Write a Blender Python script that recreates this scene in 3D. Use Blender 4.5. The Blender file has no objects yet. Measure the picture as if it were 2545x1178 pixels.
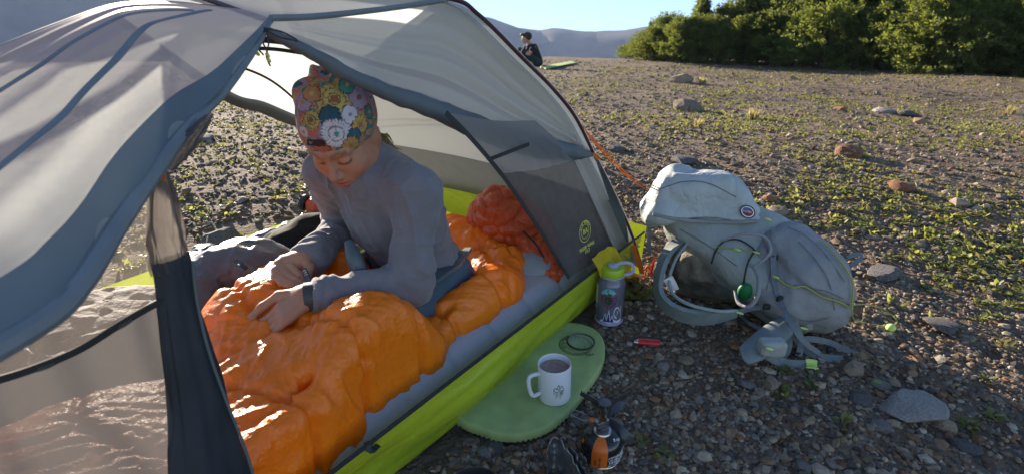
import bpy, math, random
import numpy as np
from mathutils import Vector, Matrix
R = math.radians
rng = np.random.default_rng(7)
random.seed(7)
sc = bpy.context.scene
COL = sc.collection
# ------------------------------------------------------------------ camera
W0, H0, FPX = 2545.0, 1178.0, 1400.0
CAMH, PITCH = 1.0, math.atan(649.0 / 1400.0)
cd = bpy.data.cameras.new('camera'); cam = bpy.data.objects.new('camera', cd); COL.objects.link(cam)
cam.location = (0, 0, CAMH); cam.rotation_euler = (math.pi / 2 - PITCH, 0, 0)
cd.sensor_width = 36.0; cd.lens = 36.0 * FPX / W0; cd.clip_start = 0.02; cd.clip_end = 6000
cd.dof.use_dof = True; cd.dof.focus_distance = 1.75; cd.dof.aperture_fstop = 5.0
sc.camera = cam
# ------------------------------------------------------------------ sky, sun, exposure
TILT = R(13.0)         # the camp stands on a slope: the level horizon lies 13 degrees below the slope's plane
SAZ, SEL = R(-33.0), R(9.0)
sun_dir = Vector((math.sin(SAZ) * math.cos(SEL), math.cos(SAZ) * math.cos(SEL), math.sin(SEL)))
rotm = Matrix.Rotation(TILT, 3, 'X')
sky_dir = rotm @ sun_dir
wd = bpy.data.worlds.new('World'); sc.world = wd; wd.use_nodes = True
nt = wd.node_tree; nt.nodes.clear()
wo = nt.nodes.new('ShaderNodeOutputWorld'); bg = nt.nodes.new('ShaderNodeBackground')
sky = nt.nodes.new('ShaderNodeTexSky'); sky.sky_type = 'NISHITA'; sky.sun_disc = False
sky.sun_elevation = math.asin(sky_dir.z); sky.sun_rotation = math.atan2(sky_dir.x, sky_dir.y)
sky.altitude = 3000; sky.air_density = 1.0; sky.dust_density = 0.15; sky.ozone_density = 2.0
tc = nt.nodes.new('ShaderNodeTexCoord'); mp = nt.nodes.new('ShaderNodeMapping'); mp.vector_type = 'POINT'
mp.inputs['Rotation'].default_value = (TILT, 0, 0)
nt.links.new(tc.outputs['Generated'], mp.inputs['Vector']); nt.links.new(mp.outputs[0], sky.inputs[0])
nt.links.new(sky.outputs[0], bg.inputs[0]); nt.links.new(bg.outputs[0], wo.inputs[0])
bg.inputs[1].default_value = 0.062
sl = bpy.data.lights.new('sun', 'SUN'); sun = bpy.data.objects.new('sun', sl); COL.objects.link(sun)
sl.energy = 5.0; sl.angle = R(0.53); sl.color = (1.0, 0.86, 0.68)
sun.rotation_euler = sun_dir.to_track_quat('Z', 'Y').to_euler()
vs = sc.view_settings; vs.view_transform = 'Standard'; vs.look = 'None'; vs.exposure = 2.0; vs.gamma = 1.0
vs.use_curve_mapping = False
sc.cycles.use_denoising = True
sc.cycles.max_bounces = 12; sc.cycles.transparent_max_bounces = 24; sc.cycles.transmission_bounces = 8
sc.cycles.sample_clamp_indirect = 6.0
# ------------------------------------------------------------------ coordinates
cp, sp = math.cos(PITCH), math.sin(PITCH)
def ray(px, py):
    xc = (px - W0 / 2) / FPX; yc = (H0 / 2 - py) / FPX
    return np.array([xc, cp + sp * yc, -sp + cp * yc])
CAM = np.array([0, 0, CAMH])
def UT(px, py, t): return CAM + t * ray(px, py)
def UZ(px, py, z=0.0):
    d = ray(px, py); return CAM + d * ((z - CAMH) / d[2])
TO = np.array([0.45, 1.8, 0.0]); TA = np.array([-0.8, 0.6, 0.0]); TB = np.array([-0.6, -0.8, 0.0]); TZ = np.array([0, 0, 1.0])
def T(a, b, z): return TO + a * TA + b * TB + z * TZ          # tent frame: a across, b head to foot
def UA(px, py, a):
    d = ray(px, py); o = (CAM - TO) @ TA; return CAM + d * ((a - o) / (d @ TA))
def proj(p):
    q = np.asarray(p) - CAM; dp = q[1] * cp - q[2] * sp; up = q[1] * sp + q[2] * cp
    return W0 / 2 + FPX * q[0] / dp, H0 / 2 - FPX * up / dp
# ------------------------------------------------------------------ noise
def _hash(i, j, k, s):
    with np.errstate(over='ignore'):
        n = (i.astype(np.int64) * 374761393 + j.astype(np.int64) * 668265263 + k.astype(np.int64) * 2147483647 + s * 974711) & 0x7fffffff
        n = ((n ^ (n >> 13)) * 1274126177) & 0x7fffffff
        n = ((n ^ (n >> 16)) * 1103515245) & 0x7fffffff
    return (n & 0xffffff).astype(np.float32) / 0xffffff * 2 - 1
def noise(P, scale=1.0, seed=0):
    Q = np.asarray(P, dtype=np.float32) * scale
    I = np.floor(Q).astype(np.int32); f = Q - I; f = f * f * (3 - 2 * f)
    r = 0
    for a in (0, 1):
        for b in (0, 1):
            for c in (0, 1):
                w = (f[:, 0] if a else 1 - f[:, 0]) * (f[:, 1] if b else 1 - f[:, 1]) * (f[:, 2] if c else 1 - f[:, 2])
                r = r + w * _hash(I[:, 0] + a, I[:, 1] + b, I[:, 2] + c, seed)
    return r
def fbm(P, scale, oct=3, seed=0):
    r = 0; a = 1.0
    for o in range(oct):
        r = r + a * noise(P, scale * 2 ** o, seed + o); a *= 0.5
    return r
def ridge(P, scale, seed=0): return 1 - np.abs(noise(P, scale, seed)) * 2
def voro(P, scale, seed=0):
    Q = np.asarray(P, np.float32) * scale; I = np.floor(Q).astype(np.int32); f = Q - I
    F1 = np.full(len(Q), 9.0, np.float32); F2 = F1.copy()
    for a in (-1, 0, 1):
        for b in (-1, 0, 1):
            for c in (-1, 0, 1):
                i, j, k = I[:, 0] + a, I[:, 1] + b, I[:, 2] + c
                d = ((a + .5 + .45 * _hash(i, j, k, seed) - f[:, 0]) ** 2 + (b + .5 + .45 * _hash(i, j, k, seed + 1) - f[:, 1]) ** 2 + (c + .5 + .45 * _hash(i, j, k, seed + 2) - f[:, 2]) ** 2) ** .5
                F2 = np.minimum(F2, np.maximum(F1, d)); F1 = np.minimum(F1, d)
    return F1, F2
def subdiv(V, F):
    E = np.sort(np.concatenate([F[:, [0, 1]], F[:, [1, 2]], F[:, [2, 3]], F[:, [3, 0]]]), 1); n = len(F); nv = len(V)
    u, ix = np.unique(E[:, 0] * np.int64(nv) + E[:, 1], return_inverse=True); ix = ix.reshape(-1)
    M_ = (V[u // nv] + V[u % nv]) / 2; C = V[F].mean(1); e = [ix[k * n:(k + 1) * n] + nv for k in range(4)]; c = nv + len(u) + np.arange(n)
    return np.vstack([V, M_, C]), np.concatenate([np.stack([F[:, k], e[k], c, e[k - 1]], -1) for k in range(4)])
def vsmooth(V, F, it=1, lam=.6):
    E = np.concatenate([F[:, [0, 1]], F[:, [1, 2]], F[:, [2, 3]], F[:, [3, 0]]])
    for _ in range(it):
        S = np.zeros_like(V); c = np.zeros(len(V))
        for a, b in ((0, 1), (1, 0)):
            for k in range(3): S[:, k] += np.bincount(E[:, a], V[E[:, b], k], len(V))
            c += np.bincount(E[:, a], minlength=len(V))
        V = V * (1 - lam) + lam * S / np.maximum(c, 1)[:, None]
    return V
def vnormals(V, F):
    fn = np.cross(V[F[:, 2]] - V[F[:, 0]], V[F[:, 3]] - V[F[:, 1]]); N = np.zeros_like(V)
    for k in range(4):
        for c in range(3): N[:, c] += np.bincount(F[:, k], fn[:, c], len(V))
    return N / (np.linalg.norm(N, axis=1)[:, None] + 1e-12)
def cloth(VF, fn, sub=1, sm=2):
    V, F = VF
    for _ in range(sub): V, F = subdiv(V, F)
    V = vsmooth(V, F, sm); return V + vnormals(V, F) * fn(V)[:, None], F
def puff(P, scale, amp, seed=0, k=5.0, warp=.25, st=(1, 1, 1)):
    Q = P * np.array(st); Q = Q + warp / scale * np.stack([noise(P, scale * .9, seed + 5), noise(P, scale * .9, seed + 6), noise(P, scale * .9, seed + 7)], -1)
    a, b = voro(Q, scale, seed); return amp * (1 - np.exp(-(b - a) * k)) 
def fold(P, scale, amp, seed=0, st=(1, 1, 1), warp=.6, pw=2.5):
    Q = P * np.array(st); Q = Q + warp / scale * np.stack([noise(P, scale * .5, seed + 5), noise(P, scale * .5, seed + 6), noise(P, scale * .5, seed + 7)], -1)
    return amp * np.maximum(1 - np.abs(noise(Q, scale, seed)) * 1.6, 0) ** pw
# ------------------------------------------------------------------ mesh helpers
def mesh_of(V, F, smooth=True, name='mesh'):
    me = bpy.data.meshes.new(name)
    V = np.asarray(V, dtype=np.float64)
    if isinstance(F, np.ndarray):
        n, k = F.shape
        me.vertices.add(len(V)); me.vertices.foreach_set('co', V.ravel())
        me.loops.add(n * k); me.loops.foreach_set('vertex_index', F.ravel().astype(np.int32))
        me.polygons.add(n); me.polygons.foreach_set('loop_start', np.arange(0, n * k, k, dtype=np.int32))
        me.update(calc_edges=True); me.validate()
    else:
        me.from_pydata([tuple(v) for v in V], [], F); me.update()
    me.polygons.foreach_set('use_smooth', [bool(smooth)] * len(me.polygons))
    if smooth and not isinstance(F, np.ndarray): me.set_sharp_from_angle(angle=R(42))
    return me
def org(o):
    while o is not None:
        if 'wloc' in ORG.get(o.name, {}): return ORG[o.name]['wloc']
        o = o.parent
    return np.zeros(3)
ORG = {}
def thing(name, label, cat, loc=(0, 0, 0), group=None):
    o = bpy.data.objects.new(name, None); COL.objects.link(o); o.location = tuple(loc); o.empty_display_size = 0.05
    o['label'] = label; o['category'] = cat
    if group: o['group'] = group
    ORG[o.name] = {'wloc': np.array(loc, dtype=float)}
    return o
def mk(name, V, F, mat, parent=None, smooth=True, loc=None, cols=None):
    V = np.asarray(V, dtype=np.float64)
    if parent is not None: o0 = org(parent)
    else: o0 = np.zeros(3) if loc is None else np.array(loc, dtype=float)
    me = mesh_of(V - o0, F, smooth, name)
    if cols is not None:
        at = me.color_attributes.new('Col', 'FLOAT_COLOR', 'POINT')
        c4 = np.ones((len(V), 4), dtype=np.float32); c4[:, :3] = cols; at.data.foreach_set('color', c4.ravel())
    ob = bpy.data.objects.new(name, me); COL.objects.link(ob)
    if mat is not None: me.materials.append(mat)
    if parent is not None: ob.parent = parent
    else: ob.location = tuple(o0); ORG[ob.name] = {'wloc': o0}
    return ob
def tag(o, label, cat, group=None):
    o['label'] = label; o['category'] = cat
    if group: o['group'] = group
    return o
def struct(o): o['kind'] = 'structure'; return o
def spline(pts, n):
    P = np.asarray(pts, dtype=float); m = len(P)
    if m == 2:
        s = np.linspace(0, 1, n)[:, None]; return P[0] * (1 - s) + P[1] * s
    d = np.concatenate([[0], np.cumsum(np.maximum(np.linalg.norm(np.diff(P, axis=0), axis=1), 1e-6) ** 0.5)])
    E = np.vstack([2 * P[0] - P[1], P, 2 * P[-1] - P[-2]])
    s = np.linspace(0, d[-1], n); k = np.clip(np.searchsorted(d, s, side='right') - 1, 0, m - 2)
    u = ((s - d[k]) / (d[k + 1] - d[k]))[:, None]
    p0, p1, p2, p3 = E[k], E[k + 1], E[k + 2], E[k + 3]
    return 0.5 * (2 * p1 + (p2 - p0) * u + (2 * p0 - 5 * p1 + 4 * p2 - p3) * u ** 2 + (3 * p1 - p0 - 3 * p2 + p3) * u ** 3)
def gridf(n, m, closed=False):
    i = np.arange(n - 1)[:, None]; j = np.arange(m if closed else m - 1)[None, :]; j2 = (j + 1) % m
    return np.stack([i * m + j, i * m + j2, (i + 1) * m + j2, (i + 1) * m + j], -1).reshape(-1, 4)
def tube(pts, r, n=40, m=10, cap=True, flat=1.0, up=(0, 0, 1)):
    C = spline(pts, n) if n else np.asarray(pts, float)
    n = len(C); rr = np.interp(np.linspace(0, 1, n), np.linspace(0, 1, len(r)), r) if np.ndim(r) else np.full(n, r)
    tg = np.gradient(C, axis=0); tg /= np.linalg.norm(tg, axis=1)[:, None] + 1e-12
    u = np.array(up, float); S = []
    prev = None
    for k in range(n):
        a = u if prev is None else prev
        a = a - tg[k] * (a @ tg[k])
        if np.linalg.norm(a) < 1e-4: a = np.array([1, 0, 0]) - tg[k] * tg[k][0]
        a /= np.linalg.norm(a); prev = a; S.append(a)
    S = np.array(S); B = np.cross(tg, S); th = np.linspace(0, 2 * np.pi, m, endpoint=False)
    V = C[:, None, :] + rr[:, None, None] * (np.cos(th)[None, :, None] * S[:, None, :] * flat + np.sin(th)[None, :, None] * B[:, None, :])
    V = V.reshape(-1, 3); F = [tuple(f) for f in gridf(n, m, True)]
    if cap:
        F.append(tuple(range(m - 1, -1, -1))); F.append(tuple(range((n - 1) * m, n * m)))
    return V, F
def join(*parts):
    V, F, o = [], [], 0
    for v, f in parts:
        V.append(np.asarray(v, float)); F += [tuple(int(i) + o for i in q) for q in f]; o += len(v)
    return np.vstack(V), F
def sheet(rows, n, thick=0.0):
    """rows: list of polylines (same direction) -> smooth surface through them; thick gives a closed slab"""
    C = np.array([spline(r, n) for r in rows]); return C
def slab(G, th):
    n, m, _ = G.shape; du = np.gradient(G, axis=0); dv = np.gradient(G, axis=1); N = np.cross(du, dv)
    N /= np.linalg.norm(N, axis=2)[:, :, None] + 1e-12
    A = (G + N * th / 2).reshape(-1, 3); B = (G - N * th / 2).reshape(-1, 3)
    f = gridf(n, m); F = [tuple(q) for q in f] + [tuple(q[::-1] + n * m) for q in f]
    rim = [(0, j) for j in range(m)] + [(i, m - 1) for i in range(1, n)] + [(n - 1, j) for j in range(m - 2, -1, -1)] + [(i, 0) for i in range(n - 2, 0, -1)]
    ids = [i * m + j for i, j in rim]
    for k in range(len(ids)):
        a, b = ids[k], ids[(k + 1) % len(ids)]; F.append((b, a, a + n * m, b + n * m))
    return np.vstack([A, B]), F
def refine(rows, nu, nv):
    C = np.array([spline(r, nv) for r in rows]); return np.stack([spline(C[:, j], nu) for j in range(nv)], 1)
def normals(G):
    N = np.cross(np.gradient(G, axis=0), np.gradient(G, axis=1)); return N / (np.linalg.norm(N, axis=2)[:, :, None] + 1e-12)
def ribbon(pts, w, n=30, up=(0, 0, 1), th=0.002, wave=0):
    C = spline(pts, n); tg = np.gradient(C, axis=0); tg /= np.linalg.norm(tg, axis=1)[:, None]
    if np.ndim(up) == 1: U = np.tile(np.array(up, float), (n, 1))
    else: U = spline(up, n)
    S = np.cross(tg, U); S /= np.linalg.norm(S, axis=1)[:, None] + 1e-9
    ww = np.interp(np.linspace(0, 1, n), np.linspace(0, 1, len(w)), w)[:, None] if np.ndim(w) else w
    return slab(np.stack([C - S * ww / 2, C, C + S * ww / 2], 1), th)
def lathe(prof, m=48, c=(0, 0, 0), axis=(0, 0, 1), cap=True):
    P = np.asarray(prof, float); th = np.linspace(0, 2 * np.pi, m, endpoint=False)
    V = np.stack([P[:, 0][:, None] * np.cos(th), P[:, 0][:, None] * np.sin(th), np.tile(P[:, 1][:, None], (1, m))], -1).reshape(-1, 3)
    q = np.array(Vector((0, 0, 1)).rotation_difference(Vector(axis)).to_matrix())
    F = [tuple(f) for f in gridf(len(P), m, True)]
    if cap and P[0, 0] > 1e-5: F.append(tuple(range(m - 1, -1, -1)))
    if cap and P[-1, 0] > 1e-5: F.append(tuple(range((len(P) - 1) * m, len(P) * m)))
    return V @ q.T + np.array(c), F
def box(c, s, rot=None, bev=0.0):
    x, y, z = np.array(s) / 2; V = []
    b = min(bev, x * .9, y * .9, z * .9)
    if b <= 0:
        V = np.array([(i * x, j * y, k * z) for i in (-1, 1) for j in (-1, 1) for k in (-1, 1)])
        F = [(0, 1, 3, 2), (4, 6, 7, 5), (0, 4, 5, 1), (2, 3, 7, 6), (0, 2, 6, 4), (1, 5, 7, 3)]
    else:
        import bmesh
        bm = bmesh.new(); bmesh.ops.create_cube(bm, size=1.0)
        for v in bm.verts: v.co = Vector((v.co.x * 2 * x, v.co.y * 2 * y, v.co.z * 2 * z))
        bmesh.ops.bevel(bm, geom=bm.edges[:], offset=b, segments=2, affect='EDGES', profile=.5)
        V = np.array([v.co[:] for v in bm.verts]); F = [tuple(v.index for v in f.verts) for f in bm.faces]; bm.free()
    if rot is not None: V = V @ np.asarray(rot).T
    return V + np.array(c), F
def rotz(a): return np.array([[math.cos(a), -math.sin(a), 0], [math.sin(a), math.cos(a), 0], [0, 0, 1]])
# ------------------------------------------------------------------ signed distance bodies
def smin(a, b, k):
    h = np.maximum(k - np.abs(a - b), 0) / k; return np.minimum(a, b) - h * h * k * 0.25
def smax(a, b, k): return -smin(-a, -b, k)
def cone(P, a, b, ra, rb):
    a = np.asarray(a, np.float32); b = np.asarray(b, np.float32); d = b - a
    t = np.clip((P - a) @ d / (d @ d + 1e-12), 0, 1)
    return np.linalg.norm(P - a - t[:, None] * d, axis=1) - (ra + (rb - ra) * t)
def ell(P, c, r, M=None):
    Q = P - np.asarray(c, np.float32)
    if M is not None: Q = Q @ np.asarray(M, np.float32)      # columns of M: axes
    r = np.asarray(r, np.float32); k0 = np.linalg.norm(Q / r, axis=1); k1 = np.linalg.norm(Q / (r * r), axis=1) + 1e-9
    return k0 * (k0 - 1) / k1
def rbox(P, c, s, r, M=None):
    Q = P - np.asarray(c, np.float32)
    if M is not None: Q = Q @ np.asarray(M, np.float32)
    q = np.abs(Q) - (np.asarray(s, np.float32) - r)
    return np.linalg.norm(np.maximum(q, 0), axis=1) + np.minimum(q.max(1), 0) - r
def sdf_mesh(f, lo, hi, h, band=2.2):
    lo = np.asarray(lo, float); hi = np.asarray(hi, float); B = 8
    nb = np.ceil((hi - lo) / (h * B)).astype(int) + 1; n = nb * B
    bi = np.stack(np.meshgrid(*[np.arange(k) for k in nb], indexing='ij'), -1).reshape(-1, 3)
    cc = (lo + (bi * B + (B - 1) / 2) * h).astype(np.float32)
    d0 = np.concatenate([f(c) for c in np.array_split(cc, max(1, len(cc) // 200000))])
    G = np.empty(n, np.float32); act = np.abs(d0) < B * h * 0.87 * band
    G6 = G.reshape(nb[0], B, nb[1], B, nb[2], B)
    G6[...] = np.sign(d0).reshape(nb)[:, None, :, None, :, None] * 1.0
    off = np.stack(np.meshgrid(*[np.arange(B)] * 3, indexing='ij'), -1).reshape(-1, 3)
    A = bi[act]
    for ch in np.array_split(A, max(1, len(A) // 600)):
        P = (lo + (ch[:, None, :] * B + off[None]) * h).astype(np.float32).reshape(-1, 3)
        v = f(P).reshape(-1, B, B, B)
        G6[ch[:, 0], :, ch[:, 1], :, ch[:, 2], :] = v
    s = G < 0
    # surface nets
    c = [G[a:n[0] - 1 + a, b:n[1] - 1 + b, d:n[2] - 1 + d] for a in (0, 1) for b in (0, 1) for d in (0, 1)]
    sg = sum((x < 0).astype(np.int8) for x in c); mask = (sg > 0) & (sg < 8)
    idx = np.argwhere(mask); cv = np.stack([x[mask] for x in c], -1)
    off8 = np.array([(a, b, d) for a in (0, 1) for b in (0, 1) for d in (0, 1)], float)
    acc = np.zeros((len(idx), 3)); cnt = np.zeros(len(idx))
    for a in range(8):
        for b in range(a + 1, 8):
            if abs(off8[a] - off8[b]).sum() == 1:
                x = (cv[:, a] < 0) != (cv[:, b] < 0); t = cv[:, a] / (cv[:, a] - cv[:, b] + 1e-12)
                acc[x] += off8[a] + t[x][:, None] * (off8[b] - off8[a]); cnt[x] += 1
    V = lo + (idx + acc / cnt[:, None]) * h
    vid = np.full(mask.shape, -1, np.int64); vid[mask] = np.arange(len(idx)); F = []
    for ax in range(3):
        sl0 = [slice(None)] * 3; sl1 = [slice(None)] * 3; sl0[ax] = slice(0, -1); sl1[ax] = slice(1, None)
        x = s[tuple(sl0)] != s[tuple(sl1)]; e = np.argwhere(x); ins = s[tuple(sl0)][x]
        u, w = [(1, 2), (2, 0), (0, 1)][ax]
        ok = (e[:, u] > 0) & (e[:, w] > 0) & (e[:, u] < n[u] - 1) & (e[:, w] < n[w] - 1); e = e[ok]; ins = ins[ok]
        q = []
        for du, dw in ((-1, -1), (0, -1), (0, 0), (-1, 0)):
            k = e.copy(); k[:, u] += du; k[:, w] += dw; q.append(vid[k[:, 0], k[:, 1], k[:, 2]])
        q = np.stack(q, -1); q[~ins] = q[~ins][:, ::-1]; F.append(q)
    F = np.concatenate(F); F = F[(F >= 0).all(1)]
    return V, F
# ------------------------------------------------------------------ materials
MATS = {}
def M(name, base, rough=.6, var=.12, scale=18, bump=0, bscale=80, trans=0, tcol=None, alpha=1, metal=0, coat=0, spec=.4, attr=False, detail=4, rnd=0, sheen=0, bdist=.004, col2=None, aniso=None, crump=None):
    if name in MATS: return MATS[name]
    m = bpy.data.materials.new(name); m.use_nodes = True; n = m.node_tree; L = n.links; n.nodes.clear()
    out = n.nodes.new('ShaderNodeOutputMaterial'); b = n.nodes.new('ShaderNodeBsdfPrincipled')
    b.inputs['Roughness'].default_value = rough; b.inputs['Metallic'].default_value = metal; b.inputs['Specular IOR Level'].default_value = spec
    b.inputs['Coat Weight'].default_value = coat; b.inputs['Sheen Weight'].default_value = sheen
    t = n.nodes.new('ShaderNodeTexCoord'); tx = n.nodes.new('ShaderNodeTexNoise'); tx.inputs['Scale'].default_value = scale; tx.inputs['Detail'].default_value = detail
    if aniso:
        mpn = n.nodes.new('ShaderNodeMapping'); mpn.inputs['Scale'].default_value = aniso; L.new(t.outputs['Object'], mpn.inputs[0]); L.new(mpn.outputs[0], tx.inputs[0])
    else: L.new(t.outputs['Object'], tx.inputs['Vector'])
    mx = n.nodes.new('ShaderNodeMix'); mx.data_type = 'RGBA'
    c = np.array(base); c2 = np.array(col2) if col2 is not None else None
    hi = tuple(np.minimum(c * (1 + var), 1)) if c2 is None else tuple(c2); lo = tuple(c * (1 - var)) if c2 is None else tuple(c)
    rmp = n.nodes.new('ShaderNodeMapRange'); rmp.inputs[1].default_value = .3; rmp.inputs[2].default_value = .7
    L.new(tx.outputs[0], rmp.inputs[0]); L.new(rmp.outputs[0], mx.inputs[0])
    mx.inputs[6].default_value = (*lo, 1); mx.inputs[7].default_value = (*hi, 1); colout = mx.outputs[2]
    if attr:
        at = n.nodes.new('ShaderNodeAttribute'); at.attribute_name = 'Col'; m2 = n.nodes.new('ShaderNodeMix'); m2.data_type = 'RGBA'; m2.blend_type = 'MULTIPLY'
        m2.inputs[0].default_value = 1; L.new(at.outputs['Color'], m2.inputs[6]); L.new(colout, m2.inputs[7]); colout = m2.outputs[2]
    if rnd:
        oi = n.nodes.new('ShaderNodeObjectInfo'); hs = n.nodes.new('ShaderNodeHueSaturation'); mr = n.nodes.new('ShaderNodeMapRange')
        L.new(oi.outputs['Random'], mr.inputs[0]); mr.inputs[3].default_value = 1 - rnd; mr.inputs[4].default_value = 1 + rnd
        L.new(mr.outputs[0], hs.inputs['Value']); L.new(colout, hs.inputs['Color']); colout = hs.outputs[0]
    L.new(colout, b.inputs['Base Color'])
    if bump:
        bt = n.nodes.new('ShaderNodeTexNoise'); bt.inputs['Scale'].default_value = bscale; bt.inputs['Detail'].default_value = 5; L.new(t.outputs['Object'], bt.inputs['Vector'])
        bp = n.nodes.new('ShaderNodeBump'); bp.inputs['Strength'].default_value = bump; bp.inputs['Distance'].default_value = bdist
        L.new(bt.outputs[0], bp.inputs['Height']); L.new(bp.outputs[0], b.inputs['Normal'])
    if crump:
        cs, st, cdst = crump; hh = None
        for kk, (ss, wt, sq) in enumerate(((1.0, 1.0, (1, .45, .8)), (2.1, .6, (.5, 1, .9)), (4.3, .3, (1, .5, .7)))):
            mq = n.nodes.new('ShaderNodeMapping'); mq.inputs['Scale'].default_value = sq; mq.inputs['Rotation'].default_value = (0, .3 * kk, -.93 + .5 * kk); L.new(t.outputs['Object'], mq.inputs[0])
            vo = n.nodes.new('ShaderNodeTexNoise'); vo.inputs['Scale'].default_value = cs * ss; vo.inputs['Detail'].default_value = 1.0; vo.inputs['Distortion'].default_value = .9; L.new(mq.outputs[0], vo.inputs['Vector'])
            sb_ = n.nodes.new('ShaderNodeMath'); sb_.operation = 'SUBTRACT'; sb_.inputs[1].default_value = .5; L.new(vo.outputs[0], sb_.inputs[0])
            ab_ = n.nodes.new('ShaderNodeMath'); ab_.operation = 'ABSOLUTE'; L.new(sb_.outputs[0], ab_.inputs[0])
            mn_ = n.nodes.new('ShaderNodeMath'); mn_.operation = 'SMOOTH_MIN'; mn_.inputs[1].default_value = .12; mn_.inputs[2].default_value = .06; L.new(ab_.outputs[0], mn_.inputs[0])
            ml = n.nodes.new('ShaderNodeMath'); ml.operation = 'MULTIPLY'; ml.inputs[1].default_value = wt * 5; L.new(mn_.outputs[0], ml.inputs[0])
            if hh is None: hh = ml.outputs[0]
            else:
                sm_ = n.nodes.new('ShaderNodeMath'); L.new(hh, sm_.inputs[0]); L.new(ml.outputs[0], sm_.inputs[1]); hh = sm_.outputs[0]
        b2 = n.nodes.new('ShaderNodeBump'); b2.inputs['Strength'].default_value = st; b2.inputs['Distance'].default_value = cdst; L.new(hh, b2.inputs['Height'])
        if bump: L.new(bp.outputs[0], b2.inputs['Normal'])
        L.new(b2.outputs[0], b.inputs['Normal'])
    sh = b.outputs[0]
    if trans:
        tr = n.nodes.new('ShaderNodeBsdfTranslucent'); ms = n.nodes.new('ShaderNodeMixShader'); ms.inputs[0].default_value = trans
        if tcol is None: L.new(colout, tr.inputs[0])
        else: tr.inputs[0].default_value = (*tcol, 1)
        if bump: L.new(bp.outputs[0], tr.inputs['Normal'])
        L.new(sh, ms.inputs[1]); L.new(tr.outputs[0], ms.inputs[2]); sh = ms.outputs[0]
    if alpha < 1:
        tp = n.nodes.new('ShaderNodeBsdfTransparent'); ms = n.nodes.new('ShaderNodeMixShader'); ms.inputs[0].default_value = alpha
        L.new(tp.outputs[0], ms.inputs[1]); L.new(sh, ms.inputs[2]); sh = ms.outputs[0]
    L.new(sh, out.inputs[0]); MATS[name] = m; return m
# ================================================================== GROUND
def hfall(D):
    D = np.asarray(D, float); z = np.zeros_like(D)
    s0, s1, sl = 2.5, 4.5, 0.092
    m = D > s0; x = np.minimum(D, s1) - s0; z -= np.where(m, sl * x * x / (2 * (s1 - s0)), 0)
    z -= np.where(D > s1, sl * (D - s1), 0)
    z -= np.where(D > 18, 0.007 * (np.minimum(D, 45) - 18) ** 2, 0); z -= np.where(D > 45, 0.378 * (np.minimum(D, 220) - 45), 0)
    return z
def ground_h(x, y, fine=True):
    x = np.atleast_1d(np.asarray(x, float)); y = np.atleast_1d(np.asarray(y, float)); D = np.hypot(x * .5, y)
    z = hfall(D); P = np.stack([x, y, 0 * x], -1)
    near = np.clip((D - 1.0) / 6, 0, 1)
    z = z + near * 0.07 * fbm(P, 0.35, 3, 3) + 0.006 * fbm(P, 2.5, 3, 11)
    if fine: z = z + 0.004 * fbm(P, 16.0, 2, 21) * (D < 12)
    # flat under the tent
    q = P - TO; a = q @ TA; b = q @ TB
    w = np.clip(1 - np.maximum(np.maximum(-.05 - a, a - 1.5), np.maximum(-.05 - b, b - 2.4)) / 0.25, 0, 1)
    return z * (1 - w) - 0.012 * w
def gz(x, y): return float(ground_h(x, y, True)[0])
UGT = np.concatenate([np.linspace(.5, 6, 1600), np.geomspace(6.002, 300, 4000)])
def UG(px, py):
    d = ray(px, py); Q = CAM + d * UGT[:, None]; g = ground_h(Q[:, 0], Q[:, 1], False); h = np.where(Q[:, 2] <= g)[0]
    k = h[0] if len(h) else int(np.argmin(Q[:, 2] - g)); p = Q[k].copy(); p[2] = g[k]; return p
m_ground = M('soil', (.15, .11, .076), rough=.95, var=.5, scale=7, bump=.9, bscale=55, detail=9, bdist=.02, spec=.2)
rr = np.concatenate([np.linspace(.25, 3.2, 190), 3.2 * (15 / 3.2) ** np.linspace(.006, 1, 190), 15 * (1500 / 15) ** np.linspace(.02, 1, 60)])
an = np.sort(np.concatenate([np.linspace(-math.pi, math.pi, 160, endpoint=False), np.linspace(-.85, .85, 420)]))
RR, AA = np.meshgrid(rr, an, indexing='ij'); gx, gy = RR * np.sin(AA), RR * np.cos(AA)
gzv = ground_h(gx.ravel(), gy.ravel()).reshape(gx.shape)
V = np.vstack([np.stack([gx, gy, gzv], -1).reshape(-1, 3), [[0, 0, 0.0]]])
F = gridf(len(rr), len(an), True)[:, ::-1]
GF = [tuple(f) for f in F] + [(len(V) - 1, (j + 1) % len(an), j) for j in range(len(an))]
struct(mk('ground', V, GF, m_ground))
# distant hills
m_hill = M('hill_rock', (.10, .10, .105), rough=1, var=.35, scale=.02, detail=8, spec=.05)
az = np.linspace(R(-75), R(75), 500)
def hill_el(a):
    px = W0 / 2 + FPX * np.tan(a) * (cp + sp * .35) 
    y = np.interp(px, [-900, -100, 280, 700, 1180, 1230, 1290, 1340, 1370, 1400, 1480, 1580, 1700, 2200, 3500], [-330, -190, -150, -60, 38, 50, 72, 76, 70, 72, 80, 70, 55, 20, 0])
    yc = (H0 / 2 - y) / FPX; xc = (px - W0 / 2) / FPX
    return (-sp + cp * yc) / np.hypot(cp + sp * yc, xc)
el = hill_el(az); k = np.arange(14) / 13.0; Rh = 900.0
rows = []
for kk in k:
    r_ = Rh + (kk - 1) * 420; top = CAMH + el * Rh
    P = np.stack([np.sin(az) * r_, np.cos(az) * r_, 0 * az], -1)
    zz = -150 + (top + 150) * kk ** 1.1 + (1 - kk) * 26 * kk * 4 * fbm(P, .006, 4, 5) + (kk > .99) * 1.5 * fbm(P, .03, 3, 8)
    P[:, 2] = zz; rows.append(P)
for r_, dz in ((Rh + 200, 30), (Rh + 600, 200)):
    P = np.stack([np.sin(az) * r_, np.cos(az) * r_, CAMH + el * Rh - dz], -1); rows.append(P)
G = np.array(rows); struct(mk('hills', G.reshape(-1, 3), gridf(*G.shape[:2]), m_hill))

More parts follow.
